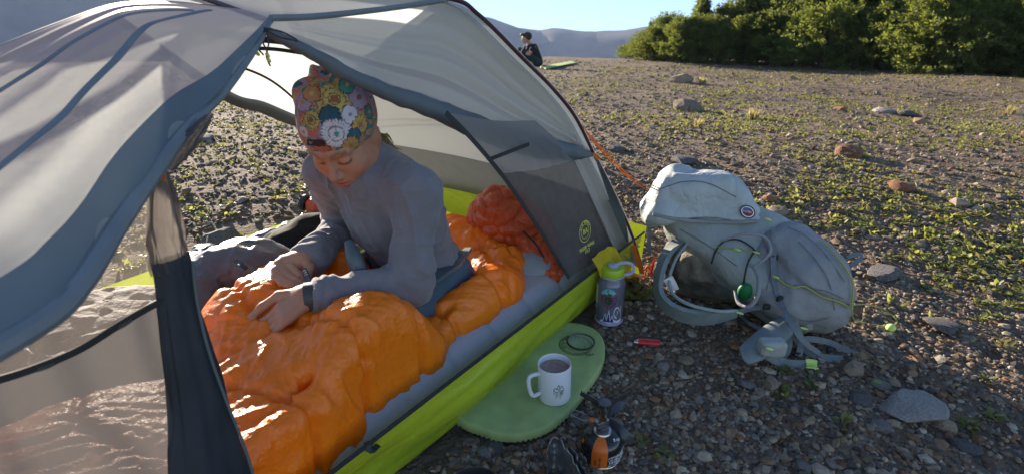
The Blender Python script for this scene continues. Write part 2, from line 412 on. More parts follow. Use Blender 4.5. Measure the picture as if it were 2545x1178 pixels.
# ================================================================== TENT
m_fly = M('fly_fabric', (.50, .52, .52), rough=.45, var=.04, scale=6, trans=.6, tcol=(.41, .44, .45), spec=.35, bump=.06, bscale=30, alpha=.92)
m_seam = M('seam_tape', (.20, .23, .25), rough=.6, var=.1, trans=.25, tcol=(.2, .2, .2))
m_roll = M('rolled_fabric', (.095, .115, .125), rough=.55, var=.1, scale=9, spec=.3)
m_wall = M('inner_wall_fabric', (.56, .57, .56), rough=.7, var=.05, scale=9, trans=.55, tcol=(.6, .6, .58), alpha=.93)
m_mesh = M('dark_mesh', (.075, .075, .08), rough=.7, var=.2, scale=40, trans=.35, tcol=(.14, .14, .14), alpha=.8)
m_sheer = M('sheer_mesh', (.075, .073, .078), rough=.42, var=.15, scale=40, trans=.4, tcol=(.095, .09, .09), alpha=.95, spec=.5, bump=.15, bscale=14)
m_net = M('insect_netting', (.20, .185, .18), rough=.4, var=.7, scale=200, trans=.55, tcol=(.30, .275, .25), alpha=.24)
m_navy = M('dark_door_fabric', (.028, .032, .042), rough=.55, var=.2, scale=14, spec=.3, trans=.12, tcol=(.1, .1, .1))
m_lime = M('lime_floor_fabric', (.40, .50, .03), rough=.33, var=.1, scale=5, trans=.25, tcol=(.5, .6, .02), spec=.5, crump=(7, .25, .012))
m_yel = M('yellow_corner_fabric', (.60, .47, .03), rough=.4, var=.15, scale=9, trans=.3, tcol=(.9, .5, .02))
m_pole = M('burgundy_pole', (.075, .03, .035), rough=.35, var=.1, metal=.3)
m_black = M('black_webbing', (.02, .021, .023), rough=.6, var=.2)
m_org = M('orange_cord', (.62, .14, .02), rough=.5, var=.15, scale=60)
m_lime_print = M('lime_print', (.62, .66, .12), rough=.6)
tent = thing('tent', 'grey translucent camping tent with lime floor and both doors open', 'tent', T(.6, 1.0, 0))

# ---- near left fly panel: apex at the brow, sweeping to the foot end (screen points are only used to fix the measured 3D corners)
ridgeL = [UT(655, 40, 1.035), UT(600, 24, 1.06), UT(510, 12, 1.10), UT(400, 3, 1.10), UT(280, 10, 1.085), UT(140, 56, .98), UT(0, 110, .90), UT(-250, 215, .84), UT(-560, 360, .78)]
freeL = [UT(672, 48, 1.03), UT(640, 110, .98), UT(560, 222, .89), UT(470, 310, .80), UT(390, 415, .72), UT(290, 560, .65), UT(200, 700, .58), UT(80, 810, .53), UT(-420, 1080, .42)]
nu, nv = 150, 140
c0, c1 = spline(ridgeL, nv), spline(freeL, nv)
u = np.linspace(0, 1, nu)[:, None, None]
G = c0[None] * (1 - u) + c1[None] * u
N = normals(G); s_ = np.linspace(0, 1, nv)[None, :]; uu = np.linspace(0, 1, nu)[:, None]
foldv = np.zeros((nu, nv))
for c, wd_, am in ((.10, .03, .010), (.17, .025, -.008), (.235, .03, .012), (.30, .03, -.010), (.41, .05, .016), (.50, .03, -.012), (.60, .05, .010), (.72, .035, -.016), (.80, .04, .012), (.88, .03, -.014)):
    cc = c + .006 * np.sin(5 * s_ + c * 40)
    foldv += am * np.exp(-((uu - cc) / wd_) ** 2)
foldv *= np.sin(np.clip(s_ * 1.15 + .05, 0, 1) * np.pi * .62)
sag = -.05 * np.sin(np.pi * uu) * np.sin(np.pi * np.clip(s_, 0, 1))
G = G + N * (foldv * .16 + sag)[:, :, None]
fly = mk('fly', G.reshape(-1, 3), gridf(nu, nv), m_fly, tent)
FLYL = G
def on_grid(G, uv, off=0.0):
    n, m, _ = G.shape; Nn = normals(G); o = []
    for (a, b) in uv:
        i = min(max(a * (n - 1), 0), n - 1); j = min(max(b * (m - 1), 0), m - 1); i0, j0 = int(min(i, n - 2)), int(min(j, m - 2)); fi, fj = i - i0, j - j0
        f = lambda A: A[i0, j0] * (1 - fi) * (1 - fj) + A[i0 + 1, j0] * fi * (1 - fj) + A[i0, j0 + 1] * (1 - fi) * fj + A[i0 + 1, j0 + 1] * fi * fj
        o.append(f(G) + off * f(Nn))
    return np.array(o)
def strip_on(G, uv, w, name, mat, parent, n=60, off=.0025):
    uvs = spline(np.array([(a, b, 0) for a, b in uv]), n)[:, :2]; C = on_grid(G, uvs); Nn = on_grid(G, uvs, 1.0) - C
    tg = np.gradient(C, axis=0); S = np.cross(tg, Nn); S /= np.linalg.norm(S, axis=1)[:, None] + 1e-9
    ww = (np.interp(np.linspace(0, 1, n), np.linspace(0, 1, len(w)), w) if np.ndim(w) else np.full(n, w))[:, None]
    V1, F1 = slab(np.stack([C - S * ww / 2, C, C + S * ww / 2], 1), .0012)
    return mk(name, V1, F1, mat, parent)
strip_on(G, [(.33, .26), (.36, .5), (.37, .75), (.37, 1)], .008, 'seam', m_seam, fly)  # seam tape that also draws a pole's shadow line as a dark strip
strip_on(G, [(.30, .20), (.60, .5), (.63, .75), (.63, 1)], .010, 'seam', m_seam, fly)  # second dark strip, a pole shadow put into the tape colour
strip_on(G, [(.02, .16), (.02, .5), (.02, 1)], .008, 'seam', m_seam, fly)
# doubled hem of the door edge
hem = np.stack([G[-1], G[-1] + (G[-9] - G[-1]) * .9, G[-18]], 0) - N[[-1, -9, -18]] * .004
jj = list(range(0, nv, 6)) + [nv - 1]; hemG = refine([hem[0, jj], hem[1, jj], hem[2, jj]], 14, 120); hemG += normals(hemG) * (.006 * np.sin(np.linspace(0, 26, 120)))[None, :, None] * np.linspace(1, 0, 14)[:, None, None]
m_hem = M('hem_fabric', (.13, .17, .19), rough=.5, var=.12, scale=7, trans=.25, tcol=(.15, .18, .2))
mk('door_hem', hemG.reshape(-1, 3), gridf(14, 120), m_hem, tent)
tv = tube([p + np.array([0, 0, -.002]) for p in freeL], [.004, .005, .006, .008, .010, .011, .012, .012, .012], 90, 8); mk('door_edge_cord', *tv, m_seam, tent)

# ---- brow roof and near head-side panel
Lp = UT(1475, 385, 1.73); Bp = UT(672, 46, 1.03)
seam = [Bp, UT(780, 42, 1.10), UT(900, 30, 1.18), UT(1010, 16, 1.27), UT(1110, 0, 1.35)]
poleN = [UT(1110, 0, 1.35), UT(1190, 42, 1.40), UT(1300, 150, 1.46), UT(1375, 225, 1.55), UT(1430, 295, 1.64), Lp]
ridgeR = [T(.62, 1.12, .985), T(.62, .95, 1.0), T(.60, .75, .995), T(.55, .55, .975), T(.45, .45, .96)]
RG = refine([spline(ridgeL[:4], 5), ridgeR], 6, 5)
roof = refine([seam, [Bp * .5 + ridgeL[2] * .5, T(.42, .98, .968), T(.40, .80, .975), T(.38, .68, .965), T(.33, .60, .955)], [ridgeL[2], T(.55, 1.02, .985), T(.52, .82, .988), T(.48, .66, .972), T(.42, .52, .955)],
               [T(.62, 1.15, .975), T(.62, 1.0, .995), T(.60, .8, .995), T(.58, .6, .975), T(.56, .4, .935)]], 30, 70)
mk('roof', roof.reshape(-1, 3), gridf(30, 70), m_fly, tent)
tv = tube([p for p in seam], .006, 50, 8); mk('brow_seam', *tv, m_seam, tent)
def inv(px): return 1 / np.interp(px, [660, 1475], [.971, .578])
rollP = [(664, 78), (760, 126), (870, 188), (965, 232), (1060, 265), (1160, 305), (1260, 345), (1350, 368), (1420, 378), (1475, 386)]
rollC = [UT(x, y, inv(x)) for x, y in rollP]
top = np.vstack([spline(seam, 40)[:-1], spline(poleN, 45)]); bot = spline(rollC, 84)
nu = 60; u = np.linspace(0, 1, nu)[:, None, None]; G = top[None] * (1 - u) + bot[None] * u
N = normals(G); s_ = np.linspace(0, 1, 84)[None, :]; uu = np.linspace(0, 1, nu)[:, None]
d = .035 * np.sin(np.pi * uu) * np.sin(np.pi * s_)
for c, sl_, wd_, am in ((.35, .25, .04, .007), (.5, .22, .05, -.009), (.62, .20, .035, .009), (.74, .16, .04, -.008), (.85, .10, .035, .008), (.2, .3, .04, .004)):
    d = d + am * np.exp(-((uu - c - sl_ * (s_ - .5)) / wd_) ** 2) * np.clip(s_ * 3, 0, 1)
G = G - N * d[:, :, None]; SIDE = G
mk('side_panel', G.reshape(-1, 3), gridf(nu, 84), m_fly, tent)
rv, rf = tube(rollC, [.008, .012, .016, .020, .024, .028, .031, .031, .025, .006], 110, 16)
nn = noise(rv, 26, 3) * .0035 + noise(rv * np.array([1, 1, 1.0]), 60, 5) * .0015
ctr = np.repeat(spline(rollC, 110), 16, axis=0); dirn = rv - ctr; dirn /= np.linalg.norm(dirn, axis=1)[:, None] + 1e-9
mk('rolled_door', rv + dirn * nn[:, None], rf, m_roll, tent)
# poles: near and far legs, ridge
def mir(p):                                                    # mirror across the tent's long centre plane a = .65
    q = np.asarray(p) - TO; a, b, z = q @ TA, q @ TB, q[2]; return T(1.3 - a, b, z)
stake = UZ(1600, 682, .01)
legN = [T(.60, 1.08, .985)] + [T(.45, .85, .985)] + [p + np.array([0, 0, .004]) for p in poleN] + [UT(1520, 470, 1.80), UT(1565, 570, 1.93), stake + np.array([-.01, -.004, .03])]
mk('pole', *tube(legN, .0055, 120, 8), m_pole, tent)
legF = [mir(p) for p in legN]
mk('pole', *tube(legF, .0055, 120, 8), m_pole, tent)
mk('ridge_pole', *tube([T(.62, 1.1, .975), T(.60, 1.5, .84), T(.62, 2.0, .58), T(.65, 2.45, .02)], .0055, 60, 8), m_pole, tent)
mk('brow_pole', *tube([Bp + np.array([0, 0, -.006]), T(.62, 1.12, .972), mir(Bp) + np.array([0, 0, -.006])], .005, 40, 8), m_pole, tent)
# far side, mirrored
SF = np.array([[mir(p) for p in r_[::3]] for r_ in SIDE[::3]])
farroll = [mir(Bp + np.array([0, 0, -.02])), UA(560, 236, 1.24), UA(650, 266, 1.26), UA(742, 302, 1.27), T(1.26, .3, .44), mir(Lp)]
topF = np.array([mir(p) for p in top]); botF = spline(farroll, 84)
u = np.linspace(0, 1, 30)[:, None, None]; G = topF[None] * (1 - u) + botF[None] * u
mk('far_side_panel', G.reshape(-1, 3), gridf(30, 84), m_fly, tent)
mk('far_rolled_door', *tube(farroll, [.010, .016, .022, .024, .02, .008], 80, 12), m_roll, tent)
roofF = np.array([[mir(p) for p in r_] for r_ in roof[::2, ::2]])
mk('far_roof', roofF.reshape(-1, 3), gridf(*roofF.shape[:2]), m_fly, tent)
# ---- head wall (inner fabric and fly), between the two pole legs
def legz(leg, n): return spline(leg, n)
ln, lf = legz(legN[2:], 40), legz(legF[2:], 40)
u = np.linspace(0, 1, 50)[None, :, None]; G = ln[:, None] * (1 - u) + lf[:, None] * u
q = (G - TO) ; bb = q @ TB
bulge = np.sin(np.pi * np.linspace(0, 1, 50))[None, :]
G = G - TB[None, None] * (.10 * bulge * np.linspace(.2, 1, 40)[:, None])[:, :, None]
mk('head_fly', (G - TB * .012).reshape(-1, 3), gridf(40, 50), m_fly, tent)
HW = G - TB * -.03; HW = HW.copy()
low = HW[:, :, 2]
HW[:, :, 2] = np.where(low < .14, .14 + (low - .14) * .02, low)
hw = mk('head_wall', HW.reshape(-1, 3), gridf(40, 50), m_wall, tent)
# grey lower band and seams of the head wall
kk = [i for i in range(40) if HW[i, 25, 2] < .36 and HW[i, 25, 2] > .10]
band = HW[kk] + TB * .006
m_band = M('grey_lower_wall', (.22, .22, .22), rough=.7, trans=.4, tcol=(.3, .3, .29), alpha=.8)
mk('lower_band', band.reshape(-1, 3), gridf(len(kk), 50), m_band, hw)
def wall_line(pts, w, name='seam'):
    V1, F1 = ribbon(pts, w, 40, up=tuple(TB), th=.001); return mk(name, V1, F1, m_black, hw)
def UB(px, py, b):
    d = ray(px, py); o = (CAM - TO) @ TB; return CAM + d * ((b - o) / (d @ TB))
wall_line([UB(868, 296, .16), UB(1000, 297, .155), UB(1130, 301, .16), UB(1290, 312, .22)], .009)
wall_line([UB(893, 180, .2), UB(893, 222, .2)], .008)
mk('far_door_zipper', *tube([UA(560, 165, 1.12), UA(610, 172, 1.12), UA(680, 205, 1.12), UA(745, 262, 1.14), UA(800, 340, 1.18), UA(850, 450, 1.2)], .004, 60, 6), m_black, tent)
# ---- near inner wall at the head: dark mesh panel with the door zipper arc
AW = .10
def NW(px, py, z0=None):
    """point of the near inner wall: leans inward with height"""
    p = UA(px, py, .03)
    for _ in range(6): p = UA(px, py, .03 + .16 * max(p[2] - .17, 0))
    return p
arc = [(1105, 280), (1160, 335), (1215, 398), (1260, 455), (1305, 520), (1345, 580), (1380, 640), (1412, 690)]
outer = [(1330, 300), (1370, 335), (1418, 380), (1448, 440), (1475, 500), (1500, 560), (1518, 600), (1522, 612)]
midp = [(1230, 300), (1275, 345), (1325, 388), (1360, 450), (1400, 515), (1430, 575), (1460, 622), (1478, 652)]
G = refine([[NW(*p) for p in arc], [NW(*p) for p in midp], [NW(*p) for p in outer]], 24, 60)
sa = np.linspace(0, 1, 60)
up_ = int(60 * .36)
G = G + TA * (.004 * np.sin(np.linspace(0, 40, 24))[:, None, None] * np.sin(np.pi * sa)[None, :, None])
mk('inner_side_wall', G[:, up_:].reshape(-1, 3), gridf(24, 60 - up_), m_mesh, tent)
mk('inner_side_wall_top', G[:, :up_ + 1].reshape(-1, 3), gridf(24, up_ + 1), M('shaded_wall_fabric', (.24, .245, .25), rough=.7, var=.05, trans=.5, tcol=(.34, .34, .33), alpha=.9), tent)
z_ = mk('door_zipper', *ribbon([NW(*p) + TA * -.004 for p in arc], .011, 60, up=tuple(TA), th=.002), m_black, tent)
mk('wall_seam', *ribbon([NW(1213, 396) - TA * .004, NW(1260, 378) - TA * .004, NW(1312, 358) - TA * .004], .010, 20, up=tuple(TA), th=.001), m_black, tent)
# emblem and wording on the mesh panel
def text_obj(name, s, c, xd, yd, size, mat, parent, off=.001, align='CENTER', ext=.0003):
    cu = bpy.data.curves.new('text', 'FONT'); cu.body = s; cu.size = size; cu.align_x = align; cu.align_y = 'CENTER'; cu.extrude = ext
    tmp = bpy.data.objects.new('tmp', cu); COL.objects.link(tmp); bpy.context.view_layer.update()
    me = bpy.data.meshes.new_from_object(tmp.evaluated_get(bpy.context.evaluated_depsgraph_get())); bpy.data.objects.remove(tmp)
    xd = np.array(xd, float); xd /= np.linalg.norm(xd); yd = np.array(yd, float); yd -= xd * (xd @ yd); yd /= np.linalg.norm(yd); zd = np.cross(xd, yd)
    co = np.array([v.co[:] for v in me.vertices]).reshape(-1, 3)
    Vt = np.array(c) + co[:, :1] * xd + co[:, 1:2] * yd + (co[:, 2:3] + off) * zd
    Ft = [tuple(p.vertices) for p in me.polygons]; bpy.data.meshes.remove(me)
    return mk(name, Vt, Ft, mat, parent, smooth=False)
lc = NW(1450, 574) - TA * .006; ux = NW(1470, 560) - NW(1430, 588); ux = T(0, -1, 0) - TO; uy = NW(1440, 540) - NW(1455, 605)
uxn = -TB; uyn = np.array([0, 0, 1.0]) + TA * .16; uyn /= np.linalg.norm(uyn); 
def ring(c, r, w, n=40, xs=1.0):
    th = np.linspace(0, 2 * np.pi, n, endpoint=False); e = np.cos(th)[:, None] * uxn * xs + np.sin(th)[:, None] * uyn
    Vr = np.vstack([c + e * r, c + e * (r - w)]); return Vr, [(i, (i + 1) % n, n + (i + 1) % n, n + i) for i in range(n)]
mk('printed_emblem', *join(ring(lc, .034, .0022), ring(lc, .023, .0018)), m_lime_print, tent, smooth=False)
for k_, ch in enumerate('BIG AGNES'):
    th = R(152 - k_ * 15.5); e = math.cos(th) * uxn + math.sin(th) * uyn; tdir = math.sin(th) * uxn - math.cos(th) * uyn
    if ch != ' ': text_obj('emblem_letter', ch, lc + e * .0285, tdir, e, .0095, m_lime_print, tent)
text_obj('emblem_mark', 'BA', lc, uxn, uyn + .3 * uxn, .024, m_lime_print, tent)
text_obj('wall_wording', 'TIGER WALL', lc - uyn * .050 + uxn * .002, uxn, uyn, .0165, m_lime_print, tent)
text_obj('wall_wording', 'UL3', lc - uyn * .064 + uxn * .002, uxn, uyn, .0165, m_lime_print, tent)
# ---- fly corner at the head stake
c1_ = [UT(1420, 382, 1.66), UT(1452, 450, 1.70), UT(1480, 510, 1.75), UT(1505, 560, 1.80), UT(1527, 612, 1.86), UT(1572, 648, 1.96), UT(1588, 662, 2.02)]
c2_ = [UT(1476, 386, 1.73), UT(1503, 440, 1.76), UT(1530, 500, 1.82), UT(1552, 550, 1.88), UT(1570, 590, 1.94), UT(1586, 632, 2.0), UT(1594, 660, 2.05)]
cm_ = [(a * .5 + b * .5) + TA * .03 + TZ * -.004 for a, b in zip(c1_, c2_)]
G = refine([c1_, cm_, c2_], 24, 50); G = G + normals(G) * (.004 * np.sin(np.linspace(0, 14, 24)))[:, None, None]
mk('fly_corner', G.reshape(-1, 3), gridf(24, 50), m_fly, tent)
m_dk = M('shaded_fold', (.10, .13, .13), rough=.5, trans=.2, tcol=(.15, .18, .18))  # dark colour carries the shade inside the fly's fold
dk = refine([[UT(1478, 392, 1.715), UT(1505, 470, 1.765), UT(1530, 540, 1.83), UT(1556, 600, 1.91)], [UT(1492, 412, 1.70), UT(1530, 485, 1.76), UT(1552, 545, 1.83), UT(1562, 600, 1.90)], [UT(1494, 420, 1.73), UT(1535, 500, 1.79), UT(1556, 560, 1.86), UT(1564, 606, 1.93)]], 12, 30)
mk('fly_inner_fold', dk.reshape(-1, 3), gridf(12, 30), m_dk, tent)
# ---- lime floor tub
def tubrow(f): return [f(b) for b in (-.03, .25, .6, 1.0, 1.4, 1.8, 2.3)]
rows = [tubrow(lambda b: T(.50, b, .006)), tubrow(lambda b: T(.10, b, .004)), tubrow(lambda b: T(.035, b, .003)), tubrow(lambda b: T(.02, b, .05)), tubrow(lambda b: T(-.004, b, .11)), tubrow(lambda b: T(.0, b, .172))]
G = refine(rows, 60, 160); wv = np.linspace(0, 1, 160)
wr = (noise(np.stack([wv * 16, 0 * wv, 0 * wv], -1), 1, 4) * .010 + noise(np.stack([wv * 5, 0 * wv, 0 * wv], -1), 1, 9) * .012)
hw_ = np.linspace(0, 1, 60); prof = np.clip((hw_ - .45) * 3, 0, 1) * np.clip((1.03 - hw_) * 5, 0, 1)
lw = np.stack([(hw_[:, None] * 9 + wv[None, :] * 2.2).ravel(), (wv[None, :] * 5 + 0 * hw_[:, None]).ravel(), np.zeros(60 * 160)], -1)
G = G - TA * (wr[None, :] * prof[:, None])[:, :, None] - TA * (.016 * noise(lw, 1.0, 33).reshape(60, 160) * prof[:, None])[:, :, None] - TA * (.006 * noise(lw, 2.3, 35).reshape(60, 160) * prof[:, None])[:, :, None]
floor_ = mk('floor', G.reshape(-1, 3), gridf(60, 160), m_lime, tent)
mk('floor_binding', *tube([T(-.001, b, .173) for b in (-.03, .3, .8, 1.3, 1.8, 2.3)], .0045, 80, 6), m_black, tent)
rows = [[T(a, -.03, z) for a in (.0, .4, .9, 1.3)] for z in (.003, .06, .12, .19)]
G = refine(rows, 12, 40); G = G - TB * (.02 * np.linspace(0, 1, 12)[:, None, None]); mk('floor_head_side', G.reshape(-1, 3), gridf(12, 40), m_lime, tent)
rows = [[T(.50, b, .005) for b in (-.03, .8, 1.6, 2.3)], [T(1.20, b, .004) for b in (-.03, .8, 1.6, 2.3)], [T(1.28, b, .05) for b in (-.03, .8, 1.6, 2.3)], [T(1.27, b, .095) for b in (-.03, .8, 1.6, 2.3)]]
G = refine(rows, 24, 60); mk('floor_far_side', G.reshape(-1, 3), gridf(24, 60), m_lime, tent)
# yellow corner
yc = refine([[UT(1462, 640, 1.70), UT(1500, 612, 1.755), UT(1522, 612, 1.80)], [UT(1478, 668, 1.735), UT(1515, 650, 1.80), UT(1548, 655, 1.88)], [UT(1486, 700, 1.77), UT(1535, 690, 1.87), UT(1572, 686, 1.97)]], 16, 16)
yc = yc - TA * .012 + normals(yc) * (.003 * np.sin(np.linspace(0, 18, 16)))[None, :, None]
mk('corner_patch', yc.reshape(-1, 3), gridf(16, 16), m_yel, tent)
# ---- near foot wall: sheer fabric, netting, zipper, gathered door
def NF(px, py, a0=.02):
    p = UA(px, py, a0)
    for _ in range(6): p = UA(px, py, a0 + .13 * max(p[2] - .17, 0))
    return p
zipc = [(405, 742), (360, 765), (300, 800), (200, 862), (100, 905), (0, 938), (-200, 990), (-500, 1060)]
lowr = [(640, 1560), (560, 1500), (430, 1480), (300, 1500), (150, 1540), (0, 1600), (-300, 1700), (-700, 1900)]
m1 = [(430, 960), (370, 1000), (300, 1030), (200, 1080), (80, 1120), (-20, 1160), (-250, 1220), (-600, 1300)]
G = refine([[NF(*p) for p in zipc], [NF(*p) for p in m1], [NF(*p) for p in lowr]], 40, 80)
G = G + TA * (.006 * np.sin(np.linspace(0, 1, 40)[:, None] * 7 + np.linspace(0, 22, 80)[None, :]))[:, :, None]
mk('sheer_wall', G.reshape(-1, 3), gridf(40, 80), m_sheer, tent)
mk('wall_zipper', *ribbon([NF(*p) - TA * .004 for p in zipc], .010, 60, up=tuple(TA), th=.002), m_black, tent)
netU = [(400, 440), (385, 448), (350, 490), (270, 560), (160, 640), (60, 720), (-150, 800), (-450, 900)]
netM = [(415, 600), (380, 620), (320, 670), (240, 720), (130, 790), (30, 840), (-180, 900), (-480, 980)]
G = refine([[NF(*p) for p in netU], [NF(*p) for p in netM], [NF(*p) for p in zipc]], 30, 80)
G = G + TA * (.010 * np.sin(np.linspace(0, 30, 80)[None, :] + 2 * np.linspace(0, 1, 30)[:, None]))[:, :, None] * np.linspace(1, .2, 30)[:, None, None]
mk('netting', G.reshape(-1, 3), gridf(30, 80), m_net, tent)
# gathered mesh above the dark door column
def gather(centers, widths, mat, name, n=70, m=48, fold=9, amp=.18, a0=.02, seed=0, depth=.35):
    C = spline([NF(*p, a0) for p in centers], n); w = np.interp(np.linspace(0, 1, n), np.linspace(0, 1, len(widths)), widths)
    th = np.linspace(0, 2 * np.pi, m, endpoint=False)
    rad = 1 + amp * np.sin(fold * th[None, :] + 3 * np.sin(np.linspace(0, 4, n))[:, None] + seed) + .5 * amp * np.sin(2.3 * fold * th[None, :] + seed * 2)
    side = -TB; Vg = C[:, None] + (w[:, None] * rad * np.cos(th))[:, :, None] * side / 2 + (w[:, None] * rad * np.sin(th) * depth)[:, :, None] * TA / 2
    return mk(name, Vg.reshape(-1, 3), gridf(n, m, True), mat, tent)
m_gm = M('gathered_mesh', (.09, .085, .09), rough=.6, var=.3, scale=90, trans=.4, tcol=(.3, .27, .25), alpha=.72)
gather([(520, 285), (490, 320), (450, 365), (402, 430)], [.012, .028, .045, .03], m_gm, 'gathered_door_top', seed=1)
gather([(398, 432), (405, 500), (412, 580), (425, 670)], [.020, .036, .045, .046], m_gm, 'gathered_netting', seed=2)
gather([(424, 640), (445, 760), (470, 880), (495, 1000), (515, 1178), (540, 1400)], [.047, .055, .068, .09, .12, .14], m_navy, 'gathered_door', fold=5, amp=.09, seed=3, depth=.4)
mk('door_piping', *tube([NF(468, 640) - TA * .012, NF(478, 740) - TA * .014, NF(505, 860) - TA * .016, NF(545, 980) - TA * .02, NF(590, 1100) - TA * .024, NF(630, 1240) - TA * .028], .0022, 60, 6), m_roll, tent)
mk('door_toggle', *tube([NF(402, 398, .0) - TA * .012, NF(388, 415, .0) - TA * .016, NF(397, 445, .0) - TA * .012], [.003, .0055, .003], 16, 8, flat=.5), m_org, tent)
# ---- cords at the brow
m_cord = M('black_cord', (.03, .028, .028), rough=.7)
m_gt = M('olive_toggle', (.45, .47, .12), rough=.5)
for pts in ([(660, 70), (652, 100), (664, 130), (668, 160)], [(660, 70), (668, 105), (662, 140), (672, 165)], [(662, 72), (700, 80), (735, 98), (738, 104)], [(655, 70), (690, 92), (725, 100), (738, 104)], [(640, 122), (650, 132), (655, 138)]):
    mk('tie_cord', *tube([UT(x, y, 1.0 + .0006 * i) for i, (x, y) in enumerate(pts)], .0016, 20, 6), m_cord, tent)
for x, y in ((640, 134), (665, 138), (668, 150)):
    mk('cord_toggle', *tube([UT(x - 4, y - 5, .997), UT(x + 4, y + 5, .997)], [.002, .0035, .002], 8, 8), m_gt, tent)
mk('inner_strap', *ribbon([UT(630, 97, 1.2), UT(700, 104, 1.25), UT(780, 118, 1.3), UT(800, 140, 1.35)], .014, 20, up=(0, -1, .3)), m_black, tent)
mk('inner_strap', *ribbon([UT(620, 120, 1.2), UT(690, 124, 1.25), UT(770, 136, 1.3)], .008, 20, up=(0, -1, .3)), m_black, tent)
# guylines and orange webbing at the head corner
gs = UG(1615, 488)
for dx in (0, 9):
    mk('guyline', *tube([UT(1432, 300, 1.66), UT(1500 + dx, 382, 1.86), UT(1560 + dx, 440, 2.2), gs + np.array([.004 * dx, 0, .02])], .0021, 30, 6), m_org, tent)
mk('guyline', *tube([UT(1470, 345, 1.76), UT(1525, 400, 1.95), UT(1585, 462, 2.3)], .002, 20, 6), m_org, tent)
mk('pole_tip_strap', *ribbon([UT(1474, 384, 1.72), UT(1482, 389, 1.72), UT(1488, 396, 1.73)], .012, 8, up=(0, -1, .2)), m_org, tent)
mk('corner_webbing', *ribbon([UT(1574, 610, 1.93), UT(1584, 640, 1.97), UT(1594, 675, 2.02)], .014, 14, up=(0, -1, .3)), m_org, tent)
mk('corner_webbing', *ribbon([UT(1545, 680, 1.88), UT(1575, 684, 1.95), UT(1605, 688, 2.0)], .012, 14, up=(0, -.3, 1)), m_org, tent)
st_ = thing('tent_stake', 'orange metal tent stake pushed in at the lime tent corner', 'stake', stake)
mk('shaft', *tube([stake + np.array([0, 0, -.06]), stake + np.array([.01, .004, .035])], .0035, 8, 8), m_org, st_)
mk('head', *tube([stake + np.array([.002, 0, .02]), stake + np.array([.012, .0, .036]), stake + np.array([.022, .0, .02])], .004, 12, 8), m_org, st_)
s2 = UZ(1621, 672, .01)
st_ = thing('tent_stake', 'red tent stake with pull cord, upright between bottle and backpack', 'stake', s2)
m_red = M('red_anodised', (.55, .02, .015), rough=.3, metal=.6)
mk('shaft', *tube([s2 + np.array([-.01, 0, -.06]), s2 + np.array([.004, 0, .055])], .004, 8, 8), m_red, st_)
mk('pull_cord', *tube([s2 + np.array([.004, -.004, .05]), s2 + np.array([-.012, -.006, .02]), s2 + np.array([-.02, -.006, .0])], .0015, 12, 6), m_org, st_)
# ================================================================== WOMAN
BO = T(.36, .69, 0)
def toL(p):
    q = np.asarray(p, float) - BO; return np.stack([q @ TA, q @ TB, q[..., 2]], -1)
def toW(p):
    p = np.asarray(p, float); return BO + p[..., :1] * TA + p[..., 1:2] * TB + p[..., 2:3] * TZ
L_ = lambda *a: np.array(a, np.float32)
shL, shR = L_(-.165, .165, .55), L_(.16, .185, .535)
elL, elR = L_(-.165, .215, .325), L_(.225, .10, .33)
wrL = toL(UT(785, 733, 1.25)).astype(np.float32); wrR = toL(UT(765, 646, 1.39)).astype(np.float32)
HC = toL(UT(846, 322, 1.31)).astype(np.float32)
yw, pt = R(27), R(33)
f0 = np.array([-math.sin(yw), math.cos(yw), 0]); hf = f0 * math.cos(pt) - np.array([0, 0, math.sin(pt)]); hu = f0 * math.sin(pt) + np.array([0, 0, math.cos(pt)])
hr = np.cross(hf, hu); ro = R(4); hr, hu = hr * math.cos(ro) - hu * math.sin(ro), hu * math.cos(ro) + hr * math.sin(ro)
HM = np.stack([hr, hf, hu], 1).astype(np.float32)
def Hl(P): return (P - HC) @ HM            # head coordinates
def H2L(q): return HC + np.asarray(q, np.float32) @ HM.T
def head_d(P):
    q = Hl(P); qa = q.copy(); qa[:, 0] = np.abs(qa[:, 0])
    d = ell(q, (0, -.012, .022), (.074, .092, .084))
    d = smin(d, ell(q, (0, .030, -.048), (.057, .062, .072)), .04)
    d = smin(d, ell(q, (0, .066, -.104), (.024, .022, .020)), .045)
    d = smin(d, ell(qa, (.037, .058, -.046), (.024, .026, .026)), .03)
    d = smin(d, ell(qa, (.048, .012, -.072), (.016, .034, .026)), .035)
    d = smin(d, cone(qa, (.012, .088, .012), (.042, .074, .010), .010, .009), .018)
    d = smax(d, -ell(qa, (.031, .102, -.010), (.017, .017, .011)), .012)
    d = smin(d, ell(qa, (.031, .0805, -.0125), (.0145, .0105, .010)), .004)
    d = smin(d, cone(q, (0, .088, -.006), (0, .110, -.044), .0065, .0095), .012)
    d = smin(d, ell(qa, (.0095, .1005, -.050), (.007, .009, .0065)), .007)
    d = smin(d, ell(q, (0, .083, -.072), (.026, .017, .018)), .02)
    lx = np.clip(qa[:, 0], 0, .025); cur = .10 * lx + 2.2 * lx * lx
    ql = q.copy(); ql[:, 2] -= cur; ql[:, 1] += 7 * lx * lx
    d = smin(d, cone(ql, (-.018, .098, -.0715), (.018, .098, -.0715), .0048, .0048), .005)
    d = smin(d, cone(ql, (-.014, .097, -.0825), (.014, .097, -.0825), .0058, .0058), .006)
    d = smax(d, -ell(ql, (0, .104, -.0768), (.022, .012, .0022)), .004)
    d = smin(d, ell(qa, (.072, -.012, -.030), (.010, .020, .030)), .010)
    return d
